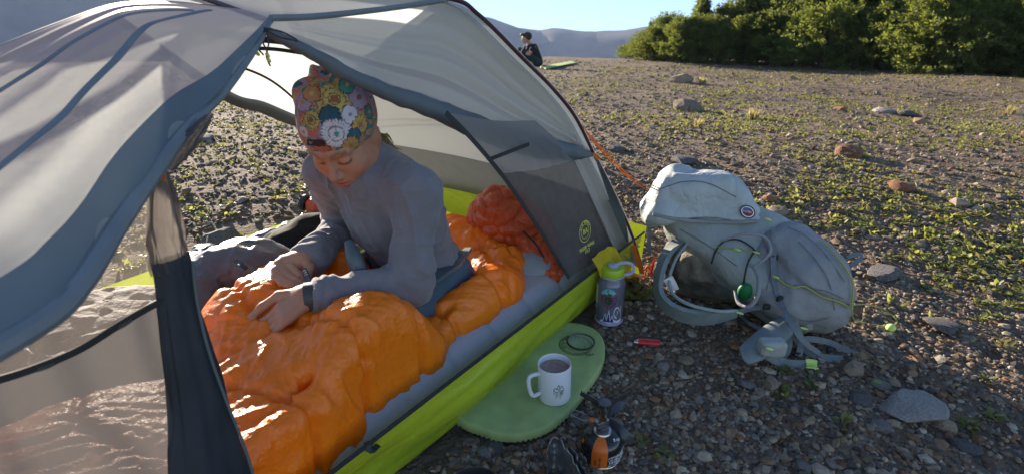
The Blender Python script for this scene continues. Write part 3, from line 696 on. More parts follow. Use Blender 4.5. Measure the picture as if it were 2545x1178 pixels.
# hands: (px, py, t) measured joints
def hp(*a): return [toL(UT(*p)).astype(np.float32) for p in a]
HR = dict(palm=hp((742, 648, 1.375), (706, 662, 1.352)),
          f=[hp((704, 645, 1.37), (730, 668, 1.335), (747, 684, 1.322), (760, 697, 1.318)), hp((692, 656, 1.355), (714, 682, 1.325), (738, 695, 1.312), (756, 704, 1.308)),
             hp((686, 672, 1.338), (703, 694, 1.315), (727, 704, 1.303), (747, 710, 1.302)), hp((686, 688, 1.325), (699, 704, 1.308), (719, 711, 1.298), (736, 714, 1.298))],
          th=hp((752, 642, 1.365), (768, 664, 1.348), (764, 690, 1.332)))
HL = dict(palm=hp((758, 737, 1.245), (705, 762, 1.235)),
          f=[hp((698, 762, 1.235), (664, 792, 1.238), (640, 803, 1.242), (622, 803, 1.247)), hp((702, 776, 1.225), (668, 806, 1.228), (644, 818, 1.233), (626, 820, 1.238)),
             hp((708, 786, 1.215), (678, 816, 1.217), (655, 828, 1.222), (640, 832, 1.226)), hp((716, 792, 1.207), (692, 820, 1.207), (674, 834, 1.210), (660, 840, 1.213))],
          th=hp((744, 728, 1.252), (694, 735, 1.252), (652, 762, 1.247), (617, 794, 1.243)))
def hand_d(P, Hd, wr, el):
    pa, pb = Hd['palm']; ax = pb - pa; ax = ax / np.linalg.norm(ax)
    mc = [f[0] for f in Hd['f']]; sd = mc[3] - mc[0]
    d = cone(P, wr, pa, .025, .026)
    for k in range(4):
        base = wr * .35 + pa * .65 + sd * (k - 1.5) / 3.0 * .55
        d = smin(d, cone(P, base, mc[k], .0145, .0115), .014)
    g = None
    for k, f in enumerate(Hd['f']):
        r0 = (.0098, .0100, .0095, .0084)[k]; e = None
        for j in range(3):
            c = cone(P, f[j], f[j + 1], r0 - .0012 * j, r0 - .0012 * (j + 1)); e = c if e is None else smin(e, c, .004)
        g = e if g is None else np.minimum(g, e)
    t = Hd['th']; e = cone(P, wr * .4 + t[0] * .6, t[0], .016, .0145)
    for j in range(len(t) - 1): e = smin(e, cone(P, t[j], t[j + 1], .0135 - .002 * j, .012 - .002 * j), .006)
    d = smin(d, g, .006); d = smin(d, e, .010)
    return smin(d, cone(P, el, wr, .036, .0255), .02)
nk0 = H2L((0, -.025, -.055)); nk1 = L_(-.004, .165, .555)
hipL, hipR = L_(-.085, .0, .20), L_(.085, .0, .20); knL, knR = L_(-.12, .37, .20), L_(.20, .40, .20); anL, anR = L_(.08, .28, .15), L_(-.06, .20, .15)
def torso_d(P, o=0):
    d = ell(P, (0, .02, .20), (.155 + o, .11 + o, .105 + o)); d = smin(d, ell(P, (0, .05, .33), (.112 + o, .085 + o, .14 + o)), .08)
    d = smin(d, ell(P, (0, .115, .455), (.135 + o, .092 + o, .13 + o)), .08)
    d = smin(d, cone(P, (-.125, .155, .545), (.125, .170, .532), .044 + o, .044 + o), .06)
    return d
def body_d(P):
    d = head_d(P); d = smin(d, cone(P, nk0, nk1, .046, .052), .03); d = smin(d, torso_d(P, -.016), .04)
    for s, e, w, Hd in ((shL, elL, wrL, HL), (shR, elR, wrR, HR)):
        d = smin(d, cone(P, s, e, .044, .036), .03); d = smin(d, hand_d(P, Hd, w, e), .02)
    for h, k, a in ((hipL, knL, anL), (hipR, knR, anR)):
        d = smin(d, cone(P, h, k, .07, .05), .04); d = smin(d, cone(P, k, a, .048, .032), .02)
    return d
Vb, Fb = sdf_mesh(body_d, (-.33, -.16, .05), (.36, .66, .86), .0036)
q = Hl(Vb.astype(np.float32)); nq = noise(q, 90, 4)
cols = np.tile(np.array([.43, .205, .125]), (len(Vb), 1)) * (1 + .05 * nq[:, None])
def blend(c, m, k): 
    m = np.clip(m, 0, 1)[:, None] * k; return c * (1 - m) + np.array(m * 0 + 1) * m * np.array(c * 0) + m * 0
def paint(c, w, col): w = np.clip(w, 0, 1)[:, None]; return c * (1 - w) + np.array(col) * w
near_head = (np.abs(q) < .16).all(1)
lipw = np.exp(-(q[:, 0] / .022) ** 4 - ((q[:, 2] + .077 - 2.2 * np.clip(np.abs(q[:, 0]), 0, .025) ** 2) / .0085) ** 4) * (q[:, 1] > .088) * near_head
cols = paint(cols, lipw * .9, (.33, .075, .065))
chk = np.exp(-((np.abs(q[:, 0]) - .042) / .02) ** 2 - ((q[:, 2] + .045) / .02) ** 2) * (q[:, 1] > .03) * near_head; cols = paint(cols, chk * .35, (.55, .20, .14))
nose = np.exp(-(q[:, 0] / .012) ** 2 - ((q[:, 2] + .045) / .014) ** 2) * (q[:, 1] > .09) * near_head; cols = paint(cols, nose * .25, (.52, .19, .13))
ax_ = np.abs(q[:, 0]); brw = np.exp(-((q[:, 2] - .013 - .25 * (ax_ - .012) * (ax_ < .034)) / .0045) ** 2) * (ax_ > .012) * (ax_ < .048) * (q[:, 1] > .05) * near_head; cols = paint(cols, brw * .75, (.16, .09, .045))
lash = np.exp(-((q[:, 2] + .0195 - 14 * (ax_ - .031) ** 2) / .0030) ** 2) * (np.abs(ax_ - .031) < .016) * (q[:, 1] > .06) * near_head; cols = paint(cols, lash * .85, (.06, .03, .02))
sub = (q[:, 1] < -.02) & near_head & (q[:, 2] > -.05); cols = paint(cols, sub * 1.0, (.28, .17, .08))
m_skin = M('skin', (1, 1, 1), rough=.58, var=.09, scale=70, attr=True, spec=.35, bump=.2, bscale=240, bdist=.002)
m_skin.node_tree.nodes['Principled BSDF'].inputs['Subsurface Weight'].default_value = .08
m_skin.node_tree.nodes['Principled BSDF'].inputs['Subsurface Radius'].default_value = (.012, .004, .002)
woman = thing('person', 'person in floral beanie and grey hooded shirt sitting in the orange sleeping bag', 'person', T(.36, .69, .11))
mk('body', toW(Vb), Fb, m_skin, woman, cols=cols)
# shirt
def arm_sh(P, s, e, w, ph):
    d1 = cone(P, s, e, .051, .044); d2 = cone(P, e, e + (w - e) * .96, .044, .035)
    ax = (w - e); ln = np.linalg.norm(ax); t = (P - e) @ (ax / ln) / ln
    cr = np.clip(t, 0, 1) ** 2 * .0042 * np.sin(t * 46 + 7 * noise(P, 14, 3) + ph)
    d2 = d2 - cr * (t > 0) * (t < 1.05) - .006 * np.exp(-((t - .9) / .12) ** 2)
    ax1 = e - s; l1 = np.linalg.norm(ax1); t1 = (P - s) @ (ax1 / l1) / l1
    cr1 = np.exp(-((t1 - 1.0) / .25) ** 2) * .004 * np.sin(t1 * 34 + 6 * noise(P, 12, 8))
    return smin(d1 - cr1, d2, .03)
cl0 = (nk0 * .62 + nk1 * .38) + L_(-.012, .018, 0)
def collar(P):
    th = np.linspace(0, 2 * np.pi, 15)
    n = L_(-.25, .38, .89); n /= np.linalg.norm(n); ex = np.cross(n, L_(0, 0, 1)); ex /= np.linalg.norm(ex); ey = np.cross(n, ex)
    pts = [cl0 + .058 * (math.cos(t) * ex + .95 * math.sin(t) * ey) - n * .038 for t in th]; d = None
    for i in range(14):
        c = cone(P, pts[i], pts[i + 1], .017, .017); d = c if d is None else smin(d, c, .01)
    return d
hood_c = toL(UT(955, 428, 1.45)).astype(np.float32)
def shirt_d(P):
    d = torso_d(P, .003)
    d = smin(d, arm_sh(P, shL, elL, wrL, 0), .045); d = smin(d, arm_sh(P, shR, elR, wrR, 2), .045)
    d = smin(d, cone(P, nk0 * .30 + nk1 * .70, nk1, .056, .07), .03)
    d = smin(d, collar(P), .022)
    return np.maximum(d, .205 - P[:, 2] + .25 * np.minimum(P[:, 1] - .05, 0) * -1 - .02)
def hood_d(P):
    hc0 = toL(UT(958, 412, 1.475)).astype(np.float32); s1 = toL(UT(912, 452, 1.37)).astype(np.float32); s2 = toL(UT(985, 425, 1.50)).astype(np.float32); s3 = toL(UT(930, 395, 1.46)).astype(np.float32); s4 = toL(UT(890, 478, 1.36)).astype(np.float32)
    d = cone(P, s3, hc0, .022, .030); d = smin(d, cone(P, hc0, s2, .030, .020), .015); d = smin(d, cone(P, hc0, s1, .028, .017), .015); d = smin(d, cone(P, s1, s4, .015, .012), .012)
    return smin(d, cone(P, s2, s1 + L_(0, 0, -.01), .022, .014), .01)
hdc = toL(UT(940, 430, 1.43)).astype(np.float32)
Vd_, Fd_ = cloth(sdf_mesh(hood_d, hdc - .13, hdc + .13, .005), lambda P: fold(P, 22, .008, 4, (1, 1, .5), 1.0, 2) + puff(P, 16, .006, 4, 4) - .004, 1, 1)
m_shirt = M('grey_shirt', (.17, .16, .18), rough=.85, var=.06, scale=30, bump=.15, bscale=220, spec=.2, sheen=.2, bdist=.002, crump=(14, .3, .006))
Vs, Fs = sdf_mesh(shirt_d, (-.33, -.16, .12), (.36, .50, .72), .0055)
Vs, Fs = cloth((Vs, Fs), lambda P: fold(P, 13, .009, 3, (1, 1, .45), .8, 1.4) + fold(P, 26, .0045, 8, (1, .6, 1), .6, 1.4) + fold(P, 9, .007, 15, (.5, 1.2, .8), 1.0, 1.4) - .003, 1, 2)
mk('shirt', toW(Vs), Fs, m_shirt, woman)
mk('hood', toW(Vd_), Fd_, M('sunlit_grey_hood', (.21, .195, .185), rough=.85, var=.06, scale=30, spec=.2, sheen=.2), woman)  # lighter, beiger than the shirt: sunlight on the hood put into its colour
def pants_d(P):
    d = torso_d(P, .001); d = np.maximum(d, P[:, 2] - .27)
    for h, k, a in ((hipL, knL, anL), (hipR, knR, anR)):
        d = smin(d, cone(P, h, k, .08, .06), .04); d = smin(d, cone(P, k, a, .058, .042), .02)
    return d - .003 * ridge(P, 18, 3)
Vp, Fp = sdf_mesh(pants_d, (-.33, -.18, .04), (.36, .55, .32), .008)
mk('pants', toW(Vp), Fp, M('slate_pants', (.055, .085, .12), rough=.8, var=.15, scale=20), woman)
# beanie
def hat_d(P):
    q = Hl(P); d = ell(q, (0, -.014, .026), (.0875, .1045, .092))
    d = smin(d, ell(q, (0, -.040, .080), (.072, .076, .046)), .04)
    th = np.arctan2(q[:, 1] + .03, q[:, 0]); rr_ = np.hypot(q[:, 0], q[:, 1] + .03)
    up_ = np.clip((q[:, 2] - .04) / .08, 0, 1) * (q[:, 2] < .15)
    d = d - up_ * (.006 * np.sin(6 * th + .7) + .003 * np.sin(13 * th)) * np.clip(rr_ / .03, 0, 1)
    d = d + .010 * np.exp(-(rr_ / .018) ** 2) * up_
    d = d - .0022 * fbm(q * np.float32([1, 1, .6]), 30, 2, 4)
    brim = .016 + .25 * np.clip(-q[:, 1], -.1, .2) * -1 * .9
    return smax(d, (brim - .036) - q[:, 2], .006)
lo = HC - .17; hi = HC + .19
Vh, Fh = sdf_mesh(hat_d, lo, hi, .0024)
Wh = toW(Vh); pj = np.array([proj(p) for p in Wh]); dist = np.linalg.norm(Wh - CAM, axis=1)
def hat_at(px, py):
    m = np.hypot(pj[:, 0] - px, pj[:, 1] - py) < 7
    i = np.where(m)[0]; return Wh[i[np.argmin(dist[i])]] if len(i) else None
nz = fbm(Wh, 42, 2, 3); nz2 = fbm(Wh, 55, 2, 17)
pal = np.array([(.58, .20, .045), (.03, .20, .21), (.52, .30, .05), (.60, .13, .05), (.36, .22, .36), (.02, .12, .16)])
ix = np.clip(((nz * 1.5 + 1.5) * 2).astype(int), 0, 5); hc = pal[ix]
edge_ = np.abs((nz * 1.5 + 1.5) * 2 % 1 - .0) < .08; hc[edge_] *= .45
flowers = [((832, 240), .036, 16, (.60, .42, .06), (.34, .10, .03), .009, 3), ((766, 299), .019, 11, (.58, .40, .05), (.20, .12, .03), .006, 2), ((813, 291), .023, 8, (.015, .10, .15), (.015, .10, .15), .004, 1),
           ((833, 339), .032, 26, (.66, .62, .68), (.05, .33, .28), .0055, 2), ((877, 287), .020, 5, (.64, .58, .66), (.30, .20, .36), .004, 1), ((898, 246), .024, 8, (.40, .26, .42), (.30, .10, .10), .006, 1),
           ((903, 312), .021, 12, (.62, .36, .03), (.55, .12, .03), .006, 1), ((886, 340), .017, 6, (.01, .13, .20), (.3, .25, .03), .003, 1), ((798, 376), .018, 6, (.58, .10, .03), (.4, .2, .05), .004, 1),
           ((875, 368), .020, 9, (.55, .28, .03), (.5, .12, .03), .005, 1), ((745, 250), .020, 8, (.40, .24, .36), (.5, .2, .05), .005, 1), ((770, 228), .018, 7, (.56, .2, .04), (.6, .4, .05), .005, 1), ((868, 205), .016, 7, (.04, .28, .26), (.6, .4, .05), .004, 1), ((748, 330), .014, 6, (.62, .5, .55), (.5, .2, .05), .004, 1), ((925, 280), .016, 7, (.03, .2, .2), (.5, .3, .05), .004, 1)]
for (px, py), r_, n_, pc, cc, cr_, ly in flowers:
    c = hat_at(px, py); r_ = r_ * 1.05
    if c is None: continue
    v = Wh - c; nrm = c - toW(H2L((0, -.012, .04))); nrm /= np.linalg.norm(nrm); e1 = np.cross(nrm, TZ); e1 /= np.linalg.norm(e1); e2 = np.cross(e1, nrm)
    x, y = v @ e1, v @ e2; rad = np.hypot(x, y); th = np.arctan2(y, x); ok = (np.abs(v @ nrm) < .03)
    lob = np.abs(np.cos(n_ * th / 2)); edge = r_ * (.80 + .20 * lob ** .5)
    ins = (rad < edge) & ok; hc[ins] = np.array(pc) * (1 + .12 * nz2[ins][:, None])
    for k in range(ly):
        rk = r_ * (k + 1) / ly; lob2 = np.abs(np.cos(n_ * (th + k * .2) / 2)); ek = rk * (.80 + .20 * lob2 ** .5)
        hc[ok & (np.abs(rad - ek) < .0011) & (rad < edge + .001)] = np.array(pc) * .22
    if ly > 1 or n_ > 8:
        hc[ins & (lob < .16) & (rad > cr_)] = np.array(pc) * .30
    hc[ok & (rad < cr_)] = cc
lum = hc.mean(1)[:, None]; hc = (hc * .74 + lum * .26) * .8
hat = mk('beanie', Wh, Fh, M('floral_knit', (1, 1, 1), rough=.9, var=.05, attr=True, spec=.15, bump=.1, bscale=400, sheen=.15, bdist=.001), woman, cols=hc)
pa = [hat_at(x, y) for x, y in ((758, 349), (804, 353), (803, 368), (760, 366))]
nrm = np.cross(pa[1] - pa[0], pa[3] - pa[0]); nrm /= np.linalg.norm(nrm); nrm *= -1 if nrm @ (CAM - pa[0]) < 0 else 1
rowsP = []
for v in np.linspace(0, 1, 5):
    rowsP.append([ (lambda p: p + nrm * .002)(hat_at(758 + (804 - 758) * u + 2 * v, 349 + 4 * u + 16 * v)) for u in np.linspace(0, 1, 8)])
Vq, Fq = slab(refine(rowsP, 8, 14), .0012)
lab = mk('label_patch', Vq, Fq, M('black_label', (.02, .018, .018), rough=.7), hat)
text_obj('label_wording', 'SKIDA', np.mean(pa, 0) + nrm * .0042 + (pa[0] - pa[3]) * .15, pa[1] - pa[0], pa[0] - pa[3], .0105, M('grey_print', (.28, .26, .26), rough=.7), hat)
# hair: ponytail and wisps
hb = []
r2 = random.Random(3)
a0 = UT(926, 338, 1.395)
for i in range(46):
    j = lambda s: np.array([r2.gauss(0, s), r2.gauss(0, s), r2.gauss(0, s)])
    hb.append(tube([toW(H2L((-.05 + .03 * r2.random(), -.085 + .01 * r2.random(), -.035))) , UT(934, 345, 1.40) + j(.004), UT(955 + r2.gauss(0, 5), 350 + r2.gauss(0, 9), 1.405) + j(.006), UT(974 + r2.gauss(0, 6), 368 + r2.gauss(0, 8), 1.41) + j(.008)], [.004, .003, .0035, .0008], 14, 5))
for i in range(14):
    hb.append(tube([UT(920, 312 + 3 * i, 1.37), UT(930 + r2.gauss(0, 4), 312 + 3 * i + r2.gauss(0, 4), 1.385), UT(938 + r2.gauss(0, 5), 325 + 2 * i + r2.gauss(0, 6), 1.395)], [.0008, .0005], 8, 4))
mk('hair', *join(*hb), M('blonde_hair', (.30, .19, .09), rough=.45, var=.35, scale=200, trans=.25, tcol=(.6, .4, .18)), woman)
mk('hair_tie', *tube([UT(938, 338, 1.40), UT(939, 346, 1.396), UT(939, 354, 1.40), UT(938, 346, 1.405), UT(938, 338, 1.40)], .003, 20, 6), m_black, woman)
# wristwatch
wa = toW(wrL * .93 + HL['palm'][0] * .07 - (toL(UT(785, 733, 1.25)) - toL(UT(772, 737, 1.247))) * 0); wax = toW(wrL) - toW(HL['palm'][0]); wax /= np.linalg.norm(wax)
wc = UT(772, 737, 1.247)
watch = thing('wristwatch', 'dark wristwatch with slotted strap being fastened on the left wrist', 'watch', wc)
th = np.linspace(0, 2 * np.pi, 41); ex = np.cross(wax, TZ); ex /= np.linalg.norm(ex); ey = np.cross(wax, ex)
m_strap = M('charcoal_rubber', (.05, .05, .056), rough=.5, var=.1)
ringp = [wc + (.0315 * math.cos(t)) * ex + (.0305 * math.sin(t)) * ey for t in th]
upv = [(math.cos(t)) * ex + (math.sin(t)) * ey for t in th]
mk('strap', *ribbon(ringp, .022, 60, up=np.array(upv), th=.004), m_strap, watch)
mk('case', *lathe([(.0, -.001), (.018, -.001), (.0205, .002), (.0205, .008), (.018, .0105), (0, .0105)], 32, wc - .032 * (.1 * ex + .99 * TZ) * 1.0, tuple(-TZ)), M('watch_case', (.03, .03, .033), rough=.3, metal=.5), watch)
tl = [UT(772, 722, 1.262), UT(770, 708, 1.29), UT(764, 692, 1.30), UT(757, 676, 1.30), UT(755, 667, 1.302)]
tlo = mk('strap_tail', *ribbon(tl, [.016, .016, .017, .017, .012], 30, up=(-.3, -.9, .3), th=.003), m_strap, watch)
m_sl = M('slot_grey', (.55, .55, .56), rough=.5)
for k, (x, y) in enumerate(((757, 672), (759, 677), (761, 682))):
    mk('slot', *tube([UT(x - 3.5, y + 1, 1.2965), UT(x + 3.5, y - 1, 1.2965)], .0009, 4, 6), m_sl, tlo)

# ================================================================== SLEEPING BAG
TM = np.stack([TA, TB, TZ], 1).astype(np.float32)
def te(P, a, b, z, ra, rb, rz): return ell(P, T(a, b, z), (ra, rb, rz), TM)
def crease(P, pts, w, dep, zref=None):
    Q = np.array([UZ(x, y, z) for x, y, z in pts], np.float32); d = None
    for i in range(len(Q) - 1):
        c = cone(P * np.float32([1, 1, .35]), Q[i] * [1, 1, .35], Q[i + 1] * [1, 1, .35], 0, 0); d = c if d is None else np.minimum(d, c)
    return dep * np.exp(-(d / w) ** 2)
def pz(px, py, z): return UZ(px, py, z)
def blob(P, px, py, z, ra, rb, rz, top=True):
    c = UZ(px, py, z).astype(np.float32); 
    return ell(P, c - np.array([0, 0, rz * (.75 if top else 0)], np.float32), (ra, rb, rz), TM)
def bag_d(P):
    d = blob(P, 905, 795, .335, .16, .16, .19)
    d = smin(d, blob(P, 950, 900, .26, .16, .15, .16), .10)
    d = smin(d, blob(P, 1000, 885, .215, .12, .13, .13), .07)
    d = smin(d, blob(P, 640, 745, .30, .15, .17, .20), .10)
    d = smin(d, blob(P, 770, 800, .27, .16, .14, .17), .08)
    d = smin(d, blob(P, 720, 690, .27, .16, .16, .15), .08)
    d = smin(d, blob(P, 660, 930, .25, .19, .19, .17), .09)
    d = smin(d, blob(P, 905, 990, .22, .13, .17, .15), .06)
    d = smin(d, blob(P, 840, 1090, .21, .12, .12, .15), .05)
    d = smin(d, blob(P, 700, 1130, .23, .17, .20, .17), .06)
    d = smin(d, blob(P, 500, 1250, .23, .26, .30, .17), .08)
    d = smin(d, blob(P, 1000, 860, .20, .11, .10, .12), .06)
    d = smin(d, te(P, .36, 1.62, .13, .25, .30, .14), .08); d = smin(d, te(P, .36, 1.98, .12, .24, .26, .13), .08)
    # opened top: flap beside and behind the sitter
    d2 = blob(P, 1205, 690, .235, .085, .16, .13); d2 = smin(d2, blob(P, 1115, 760, .20, .09, .13, .11), .06)
    d2 = smin(d2, blob(P, 1240, 630, .215, .09, .10, .11), .06)
    d2 = smin(d2, blob(P, 1170, 580, .225, .15, .085, .10), .05); d2 = smin(d2, blob(P, 1120, 555, .22, .14, .08, .10), .05); d2 = smin(d2, blob(P, 1235, 585, .20, .10, .09, .10), .04)
    d2 = smin(d2, blob(P, 1060, 815, .175, .08, .10, .09), .05)
    d = smin(d, d2, .03)
    d3 = blob(P, 860, 650, .31, .10, .07, .12); d = smin(d, d3, .03)
    # hollow for the sitter's waist
    hol = ell(P, T(.36, .71, .30), (.175, .15, .30), TM); d = smax(d, -hol, .02)
    d = d + crease(P, [(890, 800, .30), (870, 900, .27), (800, 985, .22), (720, 1080, .2), (640, 1150, .2)], .020, .036)
    d = d + crease(P, [(860, 890, .28), (800, 860, .28), (700, 840, .28)], .016, .012)
    d = d + crease(P, [(810, 990, .22), (880, 1010, .2), (930, 1060, .18)], .020, .036)
    d = d + crease(P, [(700, 850, .28), (640, 900, .25), (560, 930, .24)], .016, .015)
    d = d + crease(P, [(910, 800, .33), (960, 870, .28), (1000, 960, .2)], .014, .010)
    d = d + crease(P, [(1180, 600, .2), (1230, 650, .22), (1270, 720, .2)], .012, .014)
    d = d + crease(P, [(1000, 770, .2), (1080, 790, .2), (1150, 800, .16)], .014, .018)
    d = d + crease(P, [(620, 1030, .22), (700, 1060, .2), (780, 1010, .22)], .012, .014)
    at = (P - TO.astype(np.float32)) @ TM[:, 0]
    bt_ = (P - TO.astype(np.float32)) @ TM[:, 1]; d = smax(d, .085 - .03 * np.clip((bt_ - 1.08) / .25, 0, 1) - at, .05)
    return np.maximum(d, .022 - P[:, 2])
def bag_f(P):
    Q = P @ TM
    s = Q[:, 1] + .05 * noise(Q, 3.0, 61) + .25 * np.abs(Q[:, 0] - (TO @ TA) - .38); ph = (s / .17) % 1.0; ds = np.minimum(ph, 1 - ph) * .17
    seam_ = -.012 * np.exp(-(ds / .010) ** 2) + .0035 * np.sin(Q[:, 0] * 150 + 5 * noise(Q, 9, 3)) * np.exp(-(ds / .035) ** 2)
    w = 0
    for k, an in enumerate((.15, .75, 1.35, 1.95, 2.6)):
        c, s_ = math.cos(an), math.sin(an); U = np.stack([(Q[:, 0] * c + Q[:, 1] * s_) * 5.0, (-Q[:, 0] * s_ + Q[:, 1] * c) * 30.0 + 1.2 * noise(Q, 7, 70 + k), Q[:, 2] * 8], -1)
        m = np.clip(noise(Q, 4.5, 80 + k) * 2.2 + .25, 0, 1); w = w + m * (.0048 * np.maximum(1 - np.abs(noise(U, 1.0, 90 + k)) * 1.7, 0) ** 1.3 + .0018 * np.maximum(1 - np.abs(noise(U, 2.3, 95 + k)) * 1.7, 0) ** 1.3)
    return seam_ + puff(Q, 3.5, .008, 3, 2.5, .5, (1, .7, .6)) + w + fold(Q, 7, .005, 2, (1, .5, .8), 1.0, 2) - .009
m_bag = M('orange_nylon', (.90, .215, .008), rough=.37, var=.05, scale=12, trans=.26, tcol=(1.0, .28, .01), spec=.5, crump=(34, .30, .005))
lo = np.array([-1.42, .08, -.01]); hi = np.array([.12, 1.85, .46])
Vg, Fg = cloth(sdf_mesh(bag_d, lo, hi, .0078, band=2.6), bag_f, 1, 3)
bag = thing('sleeping_bag', 'bright orange down sleeping bag bunched over the lap of the sitting person', 'sleeping bag', T(.35, 1.2, .02))
mk('shell', Vg, Fg, m_bag, bag)
m_lin = M('teal_lining', (.07, .10, .12), rough=.5, var=.15)
mk('lining', *ribbon([pz(1010, 722, .26), pz(1060, 690, .30), pz(1120, 660, .28), pz(1165, 618, .27)], [.03, .06, .05, .02], 30, up=(-.3, -.6, .7), th=.01), m_lin, bag)
mk('draft_collar', *tube([pz(866, 600, .43), pz(880, 640, .40), pz(896, 675, .365), pz(910, 690, .33)], [.010, .020, .018, .008], 24, 12), m_lin, bag)
mk('cord_lock', *tube([pz(905, 1108, .17), pz(925, 1104, .17)], [.006, .009, .006], 10, 8), m_black, bag)
mk('pull_tab', *ribbon([pz(910, 1110, .175), pz(925, 1118, .165), pz(940, 1105, .16)], .012, 10, up=(0, -.5, 1)), m_black, bag)
zt = [pz(1078, 890, .16), pz(1072, 930, .13), pz(1060, 965, .11)]
mk('foot_hem', *tube([pz(1082, 870, .19), pz(1088, 905, .14), pz(1078, 950, .10), pz(1064, 985, .08)], [.008, .014, .014, .006], 24, 10), m_bag, bag)

# ================================================================== OTHER THINGS IN THE TENT
def quilt(P, s, amp=.01): return amp * np.abs(np.sin(P @ TM[:, 1] * s)) ** .6
m_pad = M('grey_pad_fabric', (.38, .385, .42), rough=.6, var=.05, scale=8, bump=.12, bscale=30)
def pad_d(P):
    d = rbox(P, T(.335, .98, .082), (.275, 1.0, .072), .060, TM)
    Q = P @ TM; s = Q[:, 1] - (TO @ TB)
    return d + .007 * np.exp(-((s * 1.0 % .16 - .08) / .008) ** 2) + .002 * noise(P, 14, 3)
Vg, Fg = sdf_mesh(pad_d, (-1.2, .2, .0), (.6, 2.35, .19), .0085)
pad = tag(mk('sleeping_pad', Vg, Fg, m_pad, loc=T(.34, .98, .015)), 'pale grey inflated sleeping pad under the orange bag', 'sleeping pad')
pw = thing('pillow', 'blue grey inflatable pillow at the head end of the pad', 'pillow', T(.2, .25, .11))
def pil_d(P): return smin(ell(P, UZ(1300, 650, .15), (.12, .09, .05), TM), ell(P, UZ(1265, 640, .15), (.14, .08, .045), TM), .05) - .002 * noise(P, 30, 2)
mk('cushion', *sdf_mesh(pil_d, UZ(1300, 650, .15) - .25, UZ(1300, 650, .15) + .25, .006), M('bluegrey_fabric', (.26, .29, .33), rough=.7, var=.08), pw)
mk('valve', *lathe([(.0, 0), (.008, 0), (.008, .004), (0, .005)], 16, UZ(1320, 625, .19)), m_black, pw)
def sack_d(P): return smin(ell(P, UZ(1352, 705, .10), (.045, .09, .055), TM), ell(P, UZ(1335, 735, .10), (.045, .05, .045), TM), .04) - .003 * ridge(P, 30, 3)
sk = thing('stuff_sack', 'dark maroon stuff sack beside the pillow at the pad edge', 'stuff sack', UZ(1352, 705, .02))
mk('sack_body', *sdf_mesh(sack_d, UZ(1352, 705, .1) - .16, UZ(1352, 705, .1) + .16, .005), M('maroon_fabric', (.11, .018, .015), rough=.6, var=.2, scale=20), sk)
mk('sack_cord', *tube([UZ(1370, 690, .13), UZ(1378, 705, .11), UZ(1372, 720, .09)], .0025, 10, 6), m_black, sk)
# red puffy jacket
jp = [UZ(1238, 512, .33), UZ(1262, 545, .28), UZ(1310, 590, .22), UZ(1345, 640, .17), UZ(1372, 690, .13)]
def jack_d(P):
    d = ell(P, UZ(1255, 520, .30) + [0, 0, -.05], (.13, .085, .115), TM)
    for i in range(1, 5): d = smin(d, cone(P, jp[i - 1], jp[i], .060 - .006 * i, .058 - .006 * i), .03)
    d = smin(d, ell(P, UZ(1300, 560, .24) + [0, .05, -.06], (.13, .09, .10), TM), .03)
    return d
m_jack = M('red_orange_nylon', (.56, .085, .022), rough=.36, var=.1, scale=12, trans=.1, tcol=(.7, .1, .02), spec=.45, crump=(24, .4, .007))
jk = thing('puffy_jacket', 'red orange quilted down jacket heaped at the head end behind the mesh panel', 'jacket', UZ(1300, 620, .02))
mk('jacket_body', *cloth(sdf_mesh(jack_d, np.min(jp, 0) - .22, np.max(jp, 0) + .22, .0085, band=2.6), lambda P: puff(P, 14, .016, 4, 4.5, .3) + fold(P, 36, .003, 7), 1, 1), m_jack, jk)
mk('jacket_cuff', *tube([UZ(1374, 690, .125), UZ(1378, 704, .105), UZ(1380, 716, .09)], [.03, .026, .02], 12, 14), m_jack, jk)
mk('jacket_zip', *tube([UZ(1300, 575, .275), UZ(1330, 605, .235), UZ(1352, 640, .20)], .003, 20, 6), m_black, jk)
# far side: dark down quilt, black jacket, grey puffy, purple sack
def fq(P):
    d = None
    for (x, y, z, ra, rb, rz) in ((560, 655, .13, .10, .12, .07), (640, 625, .13, .12, .12, .07), (720, 600, .15, .12, .14, .08), (800, 560, .16, .14, .15, .08), (500, 640, .14, .08, .08, .06), (760, 640, .13, .12, .12, .06)):
        c = ell(P, UZ(x, y, z) - [0, 0, rz * .6], (ra, rb, rz), TM); d = c if d is None else smin(d, c, .05)
    return d
fc = UZ(650, 620, .1)
nq = thing('down_quilt', 'navy and pale down quilt spread along the far lime floor edge', 'quilt', fc - [0, 0, .1])
mk('quilt_shell', *cloth(sdf_mesh(fq, fc - [.55, .5, .12], fc + [.65, .6, .16], .011, band=2.6), lambda P: puff(P, 11, .018, 4, 4.5, .3) + fold(P, 30, .003, 7), 1, 1), M('navy_down', (.035, .05, .075), rough=.30, var=.25, scale=9, spec=.6, col2=(.10, .12, .16), bump=.2, bscale=40), nq)
mk('quilt_edge', *tube([UZ(655, 635, .15), UZ(690, 615, .165), UZ(730, 608, .165)], .005, 20, 8), M('pale_trim', (.4, .38, .3), rough=.6), nq)
def bj(P):
    d = ell(P, UZ(745, 575, .20) - [0, 0, .06], (.11, .13, .085), TM); d = smin(d, ell(P, UZ(700, 610, .16) - [0, 0, .04], (.09, .10, .06), TM), .05); d = smin(d, ell(P, UZ(770, 545, .22) - [0, 0, .05], (.07, .09, .06), TM), .04)
    return d - .006 * ridge(P * np.float32([1, .6, 1]), 14, 5) - .002 * ridge(P, 34, 5)
bc = UZ(740, 580, .15)
bjk = thing('fleece_jacket', 'black fleece jacket crumpled on the navy quilt behind the sitting person', 'jacket', bc - [0, 0, .05])
mk('fleece_body', *sdf_mesh(bj, bc - [.3, .3, .15], bc + [.32, .34, .16], .007), M('black_fleece', (.012, .012, .013), rough=.9, var=.2, spec=.15), bjk)
